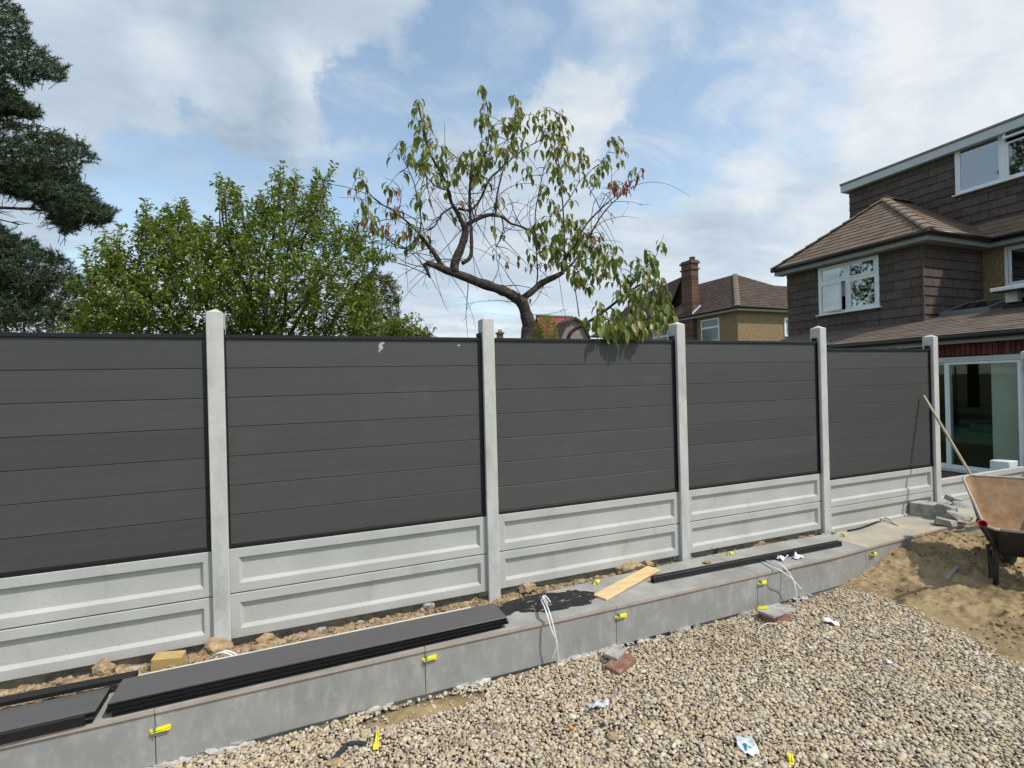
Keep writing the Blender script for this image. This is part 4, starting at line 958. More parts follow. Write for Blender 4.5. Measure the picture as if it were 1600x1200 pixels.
# hip tiles
def hips(a, b, n, parent, m, w=.11, name='hip_tile'):
    a, b = Vector(a), Vector(b); d = (b-a)/n; dn = d.normalized(); side = dn.cross(Vector((0, 0, 1))).normalized(); up = side.cross(dn)
    first = None
    for k in range(n):
        p = a+d*k
        if first is None:
            V = []; N_ = 5
            for t_, rr, lift in ((-.04, w, .035), (d.length+.0, w*.82, .018)):
                for j in range(N_):
                    an = math.pi*(j/(N_-1)); V.append(p+dn*t_+side*(rr*math.cos(an))+up*(rr*.42*math.sin(an)+lift-.02))
            F = [(j, j+1, N_+j+1, N_+j) for j in range(N_-1)]+[tuple(range(N_))]
            first = build(name, MB().add(V, F), m, parent, origin=p)
        else: piece(name, first, parent, p)
hips(eav[1], APX, 9, house, hip_m); hips(eav[0], APX, 9, house, hip_m); hips(APX, (XD, 4.31, 6.10), 4, house, hip_m, name='ridge_tile')
# fascia and gutters of the bay and the main roof
mb = MB()
mb.box(ex0+.02, ex0+.045, ey0+.04, ey1-.02, EZ-.20, EZ-.02, .003); mb.box(ex0+.045, XM-.28, ey0+.04, ey0+.065, EZ-.20, EZ-.02, .003); mb.box(XM-.28, XM-.255, YR, ey0+.065, EZ-.20, EZ-.02, .003)
mb.box(ex0+.045, XB+.02, ey0+.065, ey1-.02, EZ-.195, EZ-.185); mb.box(XB+.02, XM, ey0+.065, BY0+.02, EZ-.195, EZ-.185); mb.box(XM-.255, XM, YR, ey0+.065, EZ-.195, EZ-.185)
build('eaves_board', mb, fascia_m, house)
def gut(pts, name='gutter', r=.052):
    build(name, MB().tube(pts, r, 8), gut_m, house)
gut([(ex0-.03, ey1+.02, EZ-.055), (ex0-.03, ey0-.03, EZ-.055)]); gut([(ex0-.03, ey0-.02, EZ-.055), (XM-.34, ey0-.02, EZ-.055)]); gut([(XM-.33, ey0-.02, EZ-.055), (XM-.33, YR, EZ-.055)])
# extension roof
pe0, pe1 = (XE-.28, 5.75, 2.345), (XE-.28, YR, 2.345); zt = lambda x: 2.345+.262*(x-XE+.28)
mb = MB(); mb.quad((XE-.28, 5.75, 2.335), (XE-.28, YR, 2.335), (XM, YR, zt(XM)-.01), (XM, 5.75, zt(XM)-.01)); build('extension_roof', mb, roof2_m, house)
stuff(build('extension_roof_tile', courses(pe0, pe1, (XM, 5.75, zt(XM)), (XM, YR, zt(XM)), 26, .28, .012, .010, seed=7), roof2_m, house))
mb = MB(); mb.box(XE-.22, XE-.195, YR, 5.7, 2.19, 2.325, .003); mb.box(XE-.195, XE, YR, 5.7, 2.197, 2.205); build('extension_fascia', mb, fascia_m, house)
gut([(XE-.29, 5.75, 2.295), (XE-.29, YR, 2.295)], r=.045)
# soldier course of bricks over the door
mb = MB(); y = dy0-.30
while y < 5.4:
    mb.box(XE-.012, XE+.05, y+.005, y+.070, 1.985, 2.195, .003); y += .075
stuff(build('soldier_brick', mb, soldier_m, house))
# windows
def window(x, y0, y1, z0, z1, spec, parent, sill=.06, mfr=upvc, depth=.07, fw=.055, proud=.03):
    """frame facing -x; spec: list of (ya,yb,za,zb, opening) in fractions from left (high y) to right"""
    mb = MB(); xf = x-proud
    mb.box(xf, xf+depth, y0, y1, z0, z0+fw, .004, 0); mb.box(xf, xf+depth, y0, y1, z1-fw, z1, .004); mb.box(xf, xf+depth, y0, y0+fw, z0+fw, z1-fw, .004); mb.box(xf, xf+depth, y1-fw, y1, z0+fw, z1-fw, .004)
    wo = build('window', mb, mfr, parent)
    W_, H_ = y1-y0, z1-z0
    for (a, b, c, d, kind) in spec:
        ya, yb, za, zb = y1-a*W_, y1-b*W_, z0+c*H_, z0+d*H_; yl, yh = min(ya, yb), max(ya, yb); s = .045; e = 0
        M = None
        if kind == 'hopper':      # top-hung sash, swung out at the bottom
            M = Matrix.Translation((xf, 0, zb)) @ Matrix.Rotation(R(24), 4, 'Y') @ Matrix.Translation((-xf, 0, -zb))
        if kind == 'casement':
            M = Matrix.Translation((xf, yh, 0)) @ Matrix.Rotation(-R(9), 4, 'Z') @ Matrix.Translation((-xf, -yh, 0))
        sb = MB(); xs_ = xf-.012 if kind != 'fixed' else xf+.006
        sb.box(xs_, xs_+.05, yl, yh, za, za+s, .004, 0, M); sb.box(xs_, xs_+.05, yl, yh, zb-s, zb, .004, 0, M); sb.box(xs_, xs_+.05, yl, yl+s, za+s, zb-s, .004, 0, M); sb.box(xs_, xs_+.05, yh-s, yh, za+s, zb-s, .004, 0, M)
        so = build('sash', sb, mfr, wo)
        gb = MB(); gb.box(xs_+.02, xs_+.026, yl+s*.8, yh-s*.8, za+s*.8, zb-s*.8, 0, 0, M); build('pane', gb, glass, wo)
    if sill: build('sill', MB().box(x-proud-.06, x+.05, y0-.05, y1+.05, z0-.03, z0-.001, .005), mfr, wo)
    return wo
fr = .03
w1 = window(XB, wy0, wy1, wz0, wz1, [(.035, .475, .665, .965, 'fixed'), (.525, .965, .665, .965, 'top'), (.035, .44, .04, .63, 'casement'), (.525, .965, .04, .63, 'fixed')], house)
build('mullion', MB().box(XB-.026, XB+.03, wy1-(wy1-wy0)*.53, wy1-(wy1-wy0)*.47, wz0+.056, wz1-.056, .003).box(XB-.024, XB+.028, wy0+.056, wy1-.056, wz0+(wz1-wz0)*.63, wz0+(wz1-wz0)*.665, .003), upvc, w1)
w2 = window(XD, dy_0, dy_1, dz_0, dz_1, [(.02, .315, .03, .97, 'fixed'), (.345, .655, .03, .70, 'fixed'), (.345, .655, .72, .985, 'hopper'), (.69, .98, .03, .97, 'fixed')], house, fw=.06)
wd_ = dy_1-dy_0
build('mullion', MB().box(XD-.026, XD+.03, dy_1-.345*wd_, dy_1-.315*wd_, dz_0+.061, dz_1-.061, .003).box(XD-.026, XD+.03, dy_1-.69*wd_, dy_1-.655*wd_, dz_0+.061, dz_1-.061, .003), upvc, w2)
w3 = window(XM, my0, my1, mz0, mz1, [(.06, .94, .05, .95, 'fixed')], house, proud=.01)
# rooms behind the windows: blinds, curtains, dark interior
def room(x, y0, y1, z0, z1, deep_=1.6):
    mb = MB(); mb.quad((x+deep_, y0, z0), (x+deep_, y1, z0), (x+deep_, y1, z1), (x+deep_, y0, z1)); mb.quad((x, y0, z0), (x+deep_, y0, z0), (x+deep_, y0, z1), (x, y0, z1)); mb.quad((x, y1, z0), (x+deep_, y1, z0), (x+deep_, y1, z1), (x, y1, z1))
    mb.quad((x, y0, z0), (x, y1, z0), (x+deep_, y1, z0), (x+deep_, y0, z0)); mb.quad((x, y0, z1), (x, y1, z1), (x+deep_, y1, z1), (x+deep_, y0, z1)); return mb
build('room_lining', room(XB+.2, wy0-.3, wy1+.3, wz0-.3, wz1+.2), dark_m, house)
build('room_lining', room(XD+.2, dy_0-.3, dy_1+.3, dz_0-.3, dz_1+.2), dark_m, house)
build('room_lining', room(XM+.25, my0-.3, my1+.3, mz0-.3, mz1+.2, 1.0), dark_m, house)
mid = (wy0+wy1)/2
mb = MB(); mb.box(XB+.13, XB+.137, wy0+.05, mid, wz0+.33*(wz1-wz0), wz1); mb.box(XB+.13, XB+.137, mid+.03, wy1-.05, wz0+.36*(wz1-wz0), wz1); mb.box(XB+.118, XB+.142, wy0+.05, mid, wz0+.31*(wz1-wz0), wz0+.33*(wz1-wz0)); mb.box(XB+.118, XB+.142, mid+.03, wy1-.05, wz0+.34*(wz1-wz0), wz0+.36*(wz1-wz0))
build('roller_blind', mb, blind_m, house)
mb = MB()
for k in range(5): mb.tube([(XB+.18, wy0+.08+k*.045, wz0+.02), (XB+.18, wy0+.08+k*.045, wz1-.1)], .028, 6)
for k in range(3): mb.tube([(XB+.18, wy1-.10-k*.05, wz0+.02), (XB+.18, wy1-.10-k*.05, wz1-.1)], .028, 6)
build('curtain', mb, blind_m, house)
build('window_blind', MB().box(XD+.12, XD+.127, dy_1-.33*wd_, dy_1-.03, dz_0+.05, dz_1-.02), blind_m, house)
build('window_blind', MB().box(XM+.14, XM+.147, my0+.04, my1-.04, mz0+.1, mz1-.02), mat('grey blind', (.20, .24, .24), .8, .05, 4, 0), house)
# sliding door
mb = MB(); xf = XE-.02
mb.box(xf, xf+.12, dy0, dy1, dz1-.09, dz1, .004); mb.box(xf, xf+.12, dy0, dy0+.07, dz0+.05, dz1-.09, .004); mb.box(xf, xf+.12, dy1-.07, dy1, dz0+.05, dz1-.09, .004); mb.box(xf-.03, xf+.12, dy0, dy1, dz0, dz0+.05, .004)
door = build('sliding_door', mb, grey_frame, house)
dm = on(1481, 650, 'x', XE)[1]; print('door meeting stile', dm)
for (a, b, xo) in [(dy0+.071, dm+.035, .012), (dm-.035, dy1-.071, .065)]:
    sb = MB(); z0_, z1_ = dz0+.051, dz1-.091; s = .07
    sb.box(xf+xo, xf+xo+.045, a, b, z0_, z0_+s, .003); sb.box(xf+xo, xf+xo+.045, a, b, z1_-s*.6, z1_, .003); sb.box(xf+xo, xf+xo+.045, a, a+s, z0_+s, z1_-s*.6, .003); sb.box(xf+xo, xf+xo+.045, b-s, b, z0_+s, z1_-s*.6, .003)
    build('sliding_sash', sb, upvc, door); build('pane', MB().box(xf+xo+.02, xf+xo+.026, a+s*.9, b-s*.9, z0_+s*.9, z1_-s*.5), doorglass, door)
mb = room(XE+.26, dy0-1.2, dy1+.6, dz0-.02, 2.2, 3.2); build('room_lining', mb, dark_m, house)
py1 = on(1550, 640, 'x', XE+.30)[1]; build('plaster_reveal', MB().box(XE+.30, XE+.34, dy0-.3, py1, dz0, 2.1, .003), pale_m, house)
mb = MB(); mb.box(XE+1.2, XE+1.9, py1+.02, dy1+.2, .30, .62, .02); mb.box(XE+1.15, XE+1.25, py1+.2, py1+.75, .55, .70, .02); build('sofa', mb, green_m, house)
# rooflights on the extension roof
def on_roof(x, y, h=0): return Vector((x, y, zt(x)+h))
rl = [on(1492, 487, 'x', 12.25), on(1560, 470, 'x', 12.9)]
ry0, ry1 = 1.75, 2.60
rx0, rx1 = 12.35, 13.35
def roofbox(mb, x0, x1, y0, y1, h0, h1): mb.hexa([on_roof(x0, y1, h0), on_roof(x0, y0, h0), on_roof(x1, y0, h0), on_roof(x1, y1, h0), on_roof(x0, y1, h1), on_roof(x0, y0, h1), on_roof(x1, y0, h1), on_roof(x1, y1, h1)])
mb = MB(); roofbox(mb, rx0, rx0+.07, ry0, ry1, .01, .085); roofbox(mb, rx1-.07, rx1, ry0, ry1, .01, .085); roofbox(mb, rx0+.07, rx1-.07, ry0, ry0+.06, .01, .085); roofbox(mb, rx0+.07, rx1-.07, ry1-.06, ry1, .01, .085)
lo = build('rooflight', mb, mat('grey rooflight frame', (.16, .165, .16), .5, .1, 8, 0), house); mb = MB(); roofbox(mb, rx0+.071, rx1-.071, ry0+.061, ry1-.061, .066, .074); build('pane', mb, roofglass, lo); mb = MB(); roofbox(mb, rx0+.075, rx1-.075, ry0+.065, ry1-.065, .012, .016); build('dark_backing', mb, dark_m, lo)  # dark sheet under the glass paints in the unlit space below
# second rooflight, propped open
mb = MB(); sy0, sy1 = .55, 1.55
roofbox(mb, rx0, rx0+.07, sy0, sy1, .01, .085); roofbox(mb, rx1-.07, rx1, sy0, sy1, .01, .085); roofbox(mb, rx0+.07, rx1-.07, sy0, sy0+.06, .01, .085); roofbox(mb, rx0+.07, rx1-.07, sy1-.06, sy1, .01, .085)
lo2 = build('rooflight', mb, gut_m, house); lo2['label'] = 'rooflight with its sash propped open'
M = Matrix.Translation((rx1, 0, zt(rx1)+.12)) @ Matrix.Rotation(R(-4), 4, 'Y') @ Matrix.Translation((-rx1, 0, -zt(rx1)-.12))
z9 = zt(rx1)+.12
mb = MB(); mb.box(rx0-.35, rx1, sy0, sy1, z9, z9+.03, .003, 0, M); so = build('open_sash', mb, gut_m, lo2)
mb = MB(); mb.box(rx0-.37, rx0-.22, sy0-.02, sy1+.02, z9+.031, z9+.10, .008, 0, M); build('sash_rail', mb, lead_m, lo2)
mb = MB()
for q in (.0, .42): build('prop_block', MB().box(rx0+.0, rx0+.16, sy1-.22-q, sy1-.04-q, zt(rx0)+.12, z9-.03, .01), lead_m, lo2)
# white block by the house end of the fence
b0 = on(1560, 742, 'x', 9.0)
obox('white_block', (9.22, .20, .26), (.24, .22, .30), 0, lead_m, 'white painted block standing before the sliding door by the last post', 'block', bev=.01)

# ------------------------------------------------------------------ neighbour's house
def nhouse():
    t0 = 27.0; c = deep(1152, 480, t0); X0, Y0, ze = c[0], c[1], c[2]
    h = thing('neighbour_house', 'brown roofed pebble-dashed house with tall chimney behind the cherry tree', 'house', (X0, Y0, ZG))
    w = 6.0; XL = X0+12; yl = on(1081, 493, 'x', X0)[1]; YL = yl+10
    mb = MB(); mb.prism([(X0, Y0), (XL, Y0), (XL, Y0+w), (X0+w, Y0+w), (X0+w, YL), (X0, YL)], ZG, ze-.05); build('wall', mb, dash_m, h)
    za = ze+2.55; o_ = .35; A_ = (X0+2.9, Y0+2.9, za); e0 = (X0-o_, Y0-o_, ze); eR = (XL, Y0-o_, ze); eL = (X0-o_, YL, ze); fl = .70; yq = Y0-o_+(2.9+o_)*fl; zq = ze+(za-ze)*fl; xq = on(1207, 428, 'y', yq)[0]; HQ = (X0-o_+(2.9+o_)*fl, yq, zq); MQ = (xq, yq, zq); rR = (XL, yq, zq); rL = (X0+2.9, YL, za)
    mb = MB(); mb.add([e0, eR, rR, MQ, A_], [(0, 1, 2, 3, 4)]); mb.add([eL, e0, A_, rL], [(0, 1, 2, 3)]); mb.add([eR, (XL, Y0+w, ze), rR], [(0, 1, 2)]); mb.add([rR, MQ, A_, (X0+w, Y0+w, ze), (XL, Y0+w, ze)], [(0, 1, 2, 3, 4)]); mb.add([A_, rL, (X0+w, YL, ze), (X0+w, Y0+w, ze)], [(0, 1, 2, 3)])
    ro = build('roof', mb, roof_m, h)
    nm = mat('dark brown roof tile', (.074, .049, .035), .85, .2, 3, .4, 40, island=.25)
    stuff(build('roof_tile', courses(e0, eR, HQ, rR, 15, .28, .02, .015, 11), nm, h)); stuff(build('roof_tile', courses(HQ, MQ, A_, A_, 7, .28, .02, .015, 13), nm, h)); stuff(build('roof_tile', courses(eL, e0, rL, A_, 22, .28, .02, .015, 12), nm, h))
    hips(e0, A_, 14, h, mat('pale hip tile', (.19, .145, .11), .85, .15, 6, .3), .17)
    mb = MB(); mb.box(X0-o_, XL, Y0-o_-.02, Y0-o_+.01, ze-.22, ze-.06); mb.box(X0-o_-.02, X0-o_+.01, Y0-o_, YL, ze-.22, ze-.06); mb.box(X0-o_, XL, Y0-o_, Y0, ze-.215, ze-.20); mb.box(X0-o_, X0, Y0, YL, ze-.215, ze-.20)
    build('eaves_board', mb, mat('brown grey fascia', (.30, .27, .25), .6, .05, 4, 0), h)
    mb = MB(); mb.tube([(X0-o_-.06, Y0-o_-.06, ze-.05), (XL, Y0-o_-.06, ze-.05)], .06, 6); mb.tube([(X0-o_-.06, Y0-o_-.06, ze-.05), (X0-o_-.06, YL, ze-.05)], .06, 6); build('gutter', mb, gut_m, h)
    # chimney, brick courses
    cy1, cy0 = on(1071, 440, 'x', X0)[1], on(1087, 440, 'x', X0)[1]; zc = on(1077, 412, 'x', X0)[2]; print('chimney', cy0, cy1, zc, X0, Y0, ze, za)
    mb = MB(); z = ZG
    cx0, cx1 = X0-.30, X0+.22
    while z < zc:
        mb.box(cx0, cx1, cy0, cy1, z, z+.066); mb.box(cx0+.01, cx1-.01, cy0+.01, cy1-.01, z+.066, z+.078)
        z += .078
    ch = build('chimney', mb, chim_m, h)
    mb = MB(); mb.box(cx0-.06, cx1+.06, cy0-.06, cy1+.06, zc-.45, zc-.36); mb.box(cx0-.08, cx1+.08, cy0-.08, cy1+.08, zc-.08, zc+.02); mb.box(cx0-.02, cx1+.02, cy0-.02, cy1+.02, zc+.02, zc+.12)
    build('chimney_corbel', mb, chim_m, ch); mb = MB(); ym = (cy0+cy1)/2
    mb.tube([(X0+.1, ym-.08, zc+.12), (X0+.1, ym-.08, zc+.34), (X0+.1, ym-.08, zc+.36)], [.20, .16, .19], 10); build('chimney_pot', mb, pot_m, ch)
    mb = MB()
    for k in range(7):
        x = X0-o_+.02+k*.09; z = ze+(x-X0+o_)*2.55/3.25; mb.box(x, x+.085, cy0-.05, cy0-.005, z-.02, z+.17)
    build('flashing', mb, lead_m, ch)
    def win(u0, v0, u1, v1, tilt=False):
        a = on(u0, v0, 'x', X0); b = on(u1, v1, 'x', X0); y1, z1, y0, z0 = a[1], a[2], b[1], b[2]
        mb = MB(); f = .07; x = X0-.05
        mb.box(x, x+.08, y0, y1, z0, z0+f); mb.box(x, x+.08, y0, y1, z1-f, z1); mb.box(x, x+.08, y0, y0+f, z0+f, z1-f); mb.box(x, x+.08, y1-f, y1, z0+f, z1-f); zm = z0+(z1-z0)*.62
        mb.box(x-.02, x+.06, y0+f, y1-f, zm-.05, zm+.05); wo = build('window', mb, upvc, h)
        build('pane', MB().box(x+.02, x+.03, y0+f, y1-f, z0+f, zm-.051), mat('far pane', (.10, .15, .15), .15, .3, 2, 0, spec=.6), wo); build('pane', MB().box(x+.02, x+.03, y0+f, y1-f, zm+.051, z1-f), MATS['far pane'], wo)
    win(1096, 501, 1125, 532); win(1021, 516, 1045, 545)
    y = (on(1133, 492, 'x', X0)[1]); z = on(1133, 492, 'x', X0)[2]; build('air_brick', MB().box(X0-.02, X0+.05, y-.1, y+.1, z-.09, z+.09), brick_m, h)
    a = on(1226, 498, 'y', Y0); mb = MB(); mb.box(a[0]-.08, a[0]+.9, Y0-.05, Y0+.03, a[2]-1.0, a[2]+.05); wo = build('window', mb, upvc, h); build('pane', MB().box(a[0]+.08, a[0]+.8, Y0-.06, Y0-.045, a[2]-.9, a[2]-.06), MATS['far pane'], wo)
    # lower side roof left of the chimney
    p = [on(u, v, 'x', X0+1.0) for u, v in ((1066, 432), (1040, 444), (1000, 462), (965, 500), (945, 528))]
    mb = MB(); n = len(p); V = [tuple(q) for q in p]+[(q[0]-1.6, q[1], on(1000, 512, 'x', X0-.6)[2]) for q in p]
    F = [(k, k+1, n+k+1, n+k) for k in range(n-1)]; mb.add(V, F); mb.add([tuple(q) for q in p]+[(p[-1][0], p[-1][1], ZG), (p[0][0], p[0][1], ZG)], [tuple(range(n+2))])
    build('side_roof', mb, nm, h)
nhouse()
def far_house():
    c = on(868, 510, 'y', 26.0); zt_ = on(868, 492, 'y', 26)[2]; x0, x1 = on(852, 500, 'y', 26)[0], on(906, 500, 'y', 26)[0]; zb = on(868, 530, 'y', 26)[2]
    h = thing('distant_house', 'distant red roofed house with grey gable seen beside the cherry trunk', 'house', (c[0], 26, ZG))
    mb = MB().box(x0, x1, 26, 28, ZG, zb); build('wall', mb, greygable_m, h)
    p0, p1, q0, q1 = (x0-.2, 25.8, zb), (x1, 25.8, zb), (x0-.2, 27, zt_), (x1, 27, zt_); mb = MB().quad(p0, p1, q1, q0).quad((x0-.2, 28.2, zb), (x1, 28.2, zb), q1, q0); build('roof', mb, redroof_m, h)
    stuff(build('roof_tile', courses(p0, p1, q0, q1, 12, .35, .03, .02, 21), redroof_m, h)); build('ridge_tile', MB().tube([(x0-.2, 27, zt_+.03), (x1, 27, zt_+.03)], .10, 6), mat('grey ridge', (.15, .13, .13), .9, .1, 5, 0), h)
    h2 = thing('gabled_building', 'distant grey brown gable wall right of the red roof', 'house', (x1, 22, ZG)); g = [on(u, v, 'y', 22) for u, v in ((874, 530), (886, 505), (897, 499), (908, 506), (920, 530))]
    mb = MB(); n = len(g); V = [tuple(q) for q in g]+[(q[0], 23, q[2]) for q in g]; V = V+[(g[0][0], 22, ZG), (g[-1][0], 22, ZG), (g[-1][0], 23, ZG), (g[0][0], 23, ZG)]
    F = [tuple([*range(n), 2*n+1, 2*n]), (0, n, 2*n+3, 2*n), (n-1, 2*n+1, 2*n+2, 2*n-1)]; mb.add(V, F); build('gable', mb, greygable_m, h2, fix=True)
    mb = MB()
    for k in range(n-1): mb.hexa([tuple(np.array(g[k])+(0, -.2, 0)), tuple(np.array(g[k])+(0, 1.2, 0)), tuple(np.array(g[k+1])+(0, 1.2, 0)), tuple(np.array(g[k+1])+(0, -.2, 0)), tuple(np.array(g[k])+(0, -.2, .14)), tuple(np.array(g[k])+(0, 1.2, .14)), tuple(np.array(g[k+1])+(0, 1.2, .14)), tuple(np.array(g[k+1])+(0, -.2, .14))])
    build('roof', mb, MATS['dark brown roof tile'], h2, fix=True)
    # chimney far away above the fence
    q = on(783, 528, 'y', 40); s = 40/22*.9
    h3 = thing('distant_chimney', 'tiny far chimney peeping over the fence right of the second post', 'chimney', (q[0], 40, ZG)); zc = on(783, 519, 'y', 40)[2]
    build('stack', MB().box(q[0]-.22, q[0]+.22, 40, 40.6, ZG, zc), chim_m, h3); build('corbel', MB().box(q[0]-.30, q[0]+.30, 39.9, 40.7, zc-.15, zc), chim_m, h3)
    mb = MB()
    for dx in (-.1, .12): mb.tube([(q[0]+dx, 40.3, zc), (q[0]+dx, 40.3, zc+.28)], .08, 6)
    build('chimney_pot', mb, pot_m, h3)
far_house()

# ------------------------------------------------------------------ foliage
def leaf_mesh(P, D, Nn, ln, wd, droop=.25, fold=.25):
    """P base (n,3), D direction, Nn approximate normal; 4 triangles per leaf as 2 quads + fold"""
    n = len(P); D = D/np.linalg.norm(D, axis=1)[:, None]; S = np.cross(D, Nn); S /= np.linalg.norm(S, axis=1)[:, None]+1e-9; U = np.cross(S, D)
    ln = ln[:, None]; wd = wd[:, None]
    b = P; t = P+D*ln-U*ln*droop*.3
    c1 = P+D*ln*.30+U*ln*droop*.26; c2 = P+D*ln*.66+U*ln*droop*.22
    l1 = c1+S*wd*.47+U*wd*fold; r1 = c1-S*wd*.47+U*wd*fold; l2 = c2+S*wd*.42+U*wd*fold*.8; r2 = c2-S*wd*.42+U*wd*fold*.8
    V = np.stack([b, l1, c1, r1, l2, c2, r2, t], 1).reshape(-1, 3); k = (np.arange(n)*8)[:, None]
    T3 = [(0, 1, 2), (0, 2, 3), (1, 4, 5), (1, 5, 2), (2, 5, 6), (2, 6, 3), (4, 7, 5), (5, 7, 6)]
    return V, np.concatenate([k+np.array([q]) for q in T3], 0)
def inside(poly, u, v):
    x, y = poly[:, 0], poly[:, 1]; res = np.zeros(len(u), bool); j = len(poly)-1
    for i in range(len(poly)):
        cnd = ((y[i] > v) != (y[j] > v)) & (u < (x[j]-x[i])*(v-y[i])/(y[j]-y[i]+1e-9)+x[i]); res ^= cnd; j = i
    return res
def edge_dist(poly, u, v):
    d = np.full(len(u), 1e9)
    for i in range(len(poly)):
        a, b = poly[i-1], poly[i]; ab = b-a; t = np.clip(((u-a[0])*ab[0]+(v-a[1])*ab[1])/(ab@ab+1e-9), 0, 1); d = np.minimum(d, np.hypot(u-a[0]-ab[0]*t, v-a[1]-ab[1]*t))
    return d
def volume_points(poly, Y, n, depth, px_full=90):
    poly = np.array(poly, float); lo, hi = poly.min(0), poly.max(0); U, Vv = [], []
    while sum(map(len, U)) < n:
        u = RNG.uniform(lo[0], hi[0], n*2); v = RNG.uniform(lo[1], hi[1], n*2); k = inside(poly, u, v); U.append(u[k]); Vv.append(v[k])
    u, v = np.concatenate(U)[:n], np.concatenate(Vv)[:n]; ed = edge_dist(poly, u, v); w = depth*np.sqrt(np.clip(ed/px_full, .03, 1))
    y = Y+RNG.uniform(-1, 1, n)*w
    d = FW[None]+RT[None]*((u-800)/FPX)[:, None]-UP[None]*((v-600)/FPX)[:, None]; t = (y-CAM[1])/d[:, 1]
    return CAM+d*t[:, None], ed
def sprays(P, updir, n_leaf, twig, lsize, spread=.6, wood=None, aspect=.42, droop=.25, keep=None):
    """a short twig at every point with alternate leaves; returns leaf verts/faces and adds twigs to wood"""
    n = len(P); A = updir+RNG.normal(0, spread, (n, 3)); A /= np.linalg.norm(A, axis=1)[:, None]; T = RNG.uniform(.7, 1.25, n)*twig
    LP, LD, LN = [], [], []
    for k in range(n_leaf):
        f = (k+.5)/n_leaf; base = P+A*(T*(f-.3))[:, None]
        side = np.cross(A, RNG.normal(0, 1, (n, 3))); side /= np.linalg.norm(side, axis=1)[:, None]
        LP.append(base); LD.append(side*.9+A*.55+np.array([0, 0, -.25])); LN.append(np.array([0, 0, 1.0])+RNG.normal(0, .45, (n, 3)))
    LP, LD, LN = map(np.concatenate, (LP, LD, LN)); m = len(LP); s = lsize*RNG.uniform(.65, 1.25, m)
    if wood is not None:
        for i in range(0, n, 2): wood.tube([P[i]-A[i]*T[i]*.35, P[i]+A[i]*T[i]*.2, P[i]+A[i]*T[i]*.62], [.005, .004, .002], 3, cap=False)
    return leaf_mesh(LP, LD, LN, s, s*aspect*RNG.uniform(.85, 1.15, m), droop)
def limbs_to(base, targets, wood, r0, Y):
    for (u, v, y) in targets:
        e = Vector(on(u, v, 'y', y)); b = Vector(base)+Vector((random.uniform(-.1, .1), random.uniform(-.1, .1), random.uniform(-.3, .5))); m1 = b.lerp(e, .35)+Vector((random.uniform(-.15, .15), random.uniform(-.15, .15), .15)); m2 = b.lerp(e, .7)+Vector((random.uniform(-.12, .12), random.uniform(-.12, .12), .05))
        wood.tube(smooth_pts([b, m1, m2, e], 4), list(np.linspace(r0, .006, 13)), 5, cap=False)

# apple tree
APPLE = [(112, 545), (112, 495), (135, 440), (148, 405), (165, 372), (185, 388), (205, 405), (217, 345), (228, 325), (238, 345), (262, 335), (285, 322), (300, 338), (322, 348), (342, 365), (352, 335), (343, 292), (350, 284), (372, 302), (388, 332), (406, 312), (425, 278), (440, 272), (455, 288), (478, 302), (492, 284), (513, 266), (516, 292), (516, 318), (522, 338), (535, 350), (556, 364), (577, 370), (592, 390), (608, 400), (592, 416), (580, 432), (590, 470), (600, 500), (650, 520), (655, 545)]
YA = 4.6
base = on(400, 545, 'y', YA); at_ = thing('apple_tree', 'bushy green apple tree behind the left fence panels', 'tree', (base[0], YA, ZG), 'trees behind the fence')
wood = MB(); trunk_top = Vector((base[0], YA, 1.2)); wood.tube([(base[0]-.05, YA, ZG), (base[0]+.03, YA, .4), tuple(trunk_top)], [.14, .12, .11], 9)
limbs_to(trunk_top, [(228, 335, 4.4), (270, 345, 4.9), (165, 385, 4.6), (350, 300, 4.3), (375, 320, 4.8), (440, 280, 4.6), (510, 275, 4.4), (480, 300, 5), (545, 370, 4.6), (600, 402, 4.3), (150, 450, 4.8), (310, 400, 3.9), (420, 380, 3.9), (500, 400, 4.0), (250, 420, 4), (560, 440, 4.2), (360, 350, 5), (200, 430, 5)], wood, .045, YA)
P1, ed = volume_points(APPLE, YA, 3300, 1.25)
kp = RNG.random(len(P1)) < np.clip(.35+ed/45, 0, 1); P1 = P1[kp]
V1, F1 = sprays(P1, np.array([0, -.1, .75]), 10, .30, .080, .55, wood)
# upright shoots on the outline
sh = []
for (u0, v0, u1, v1) in [(225, 360, 228, 312), (268, 350, 262, 322), (292, 345, 288, 312), (345, 330, 340, 272), (378, 330, 372, 290), (440, 310, 438, 258), (455, 320, 462, 270), (505, 310, 520, 255), (490, 300, 498, 268), (168, 400, 162, 358), (140, 440, 128, 385), (188, 410, 190, 352), (545, 380, 560, 345), (585, 405, 616, 396), (600, 510, 655, 490), (320, 370, 326, 335), (410, 335, 405, 298)]:
    for rep in range(3):
        y = YA+random.uniform(-.5, .5); a, b = on(u0+random.uniform(-5, 5), v0, 'y', y), on(u1+random.uniform(-6, 6), v1+random.uniform(-3, 12), 'y', y)
        wood.tube([a-(b-a)*.4, a, (a+b)/2+RNG.normal(0, .015, 3), b], [.009, .008, .005, .002], 4, cap=False)
        for f in np.linspace(.0, 1.0, 11): sh.append((a+(b-a)*f, (b-a)))
SP_, SD_ = np.array([s[0] for s in sh]), np.array([s[1] for s in sh]); rep = 2
LP = np.repeat(SP_, rep, 0)+RNG.normal(0, .012, (len(SP_)*rep, 3)); sd = np.cross(np.repeat(SD_, rep, 0), RNG.normal(0, 1, (len(LP), 3))); sd /= np.linalg.norm(sd, axis=1)[:, None]
LD = sd*.8+np.array([0, 0, .25]); s = .085*RNG.uniform(.6, 1.15, len(LP)); V2, F2 = leaf_mesh(LP, LD, np.array([0, 0, 1.])+RNG.normal(0, .4, (len(LP), 3)), s, s*.42, .35)
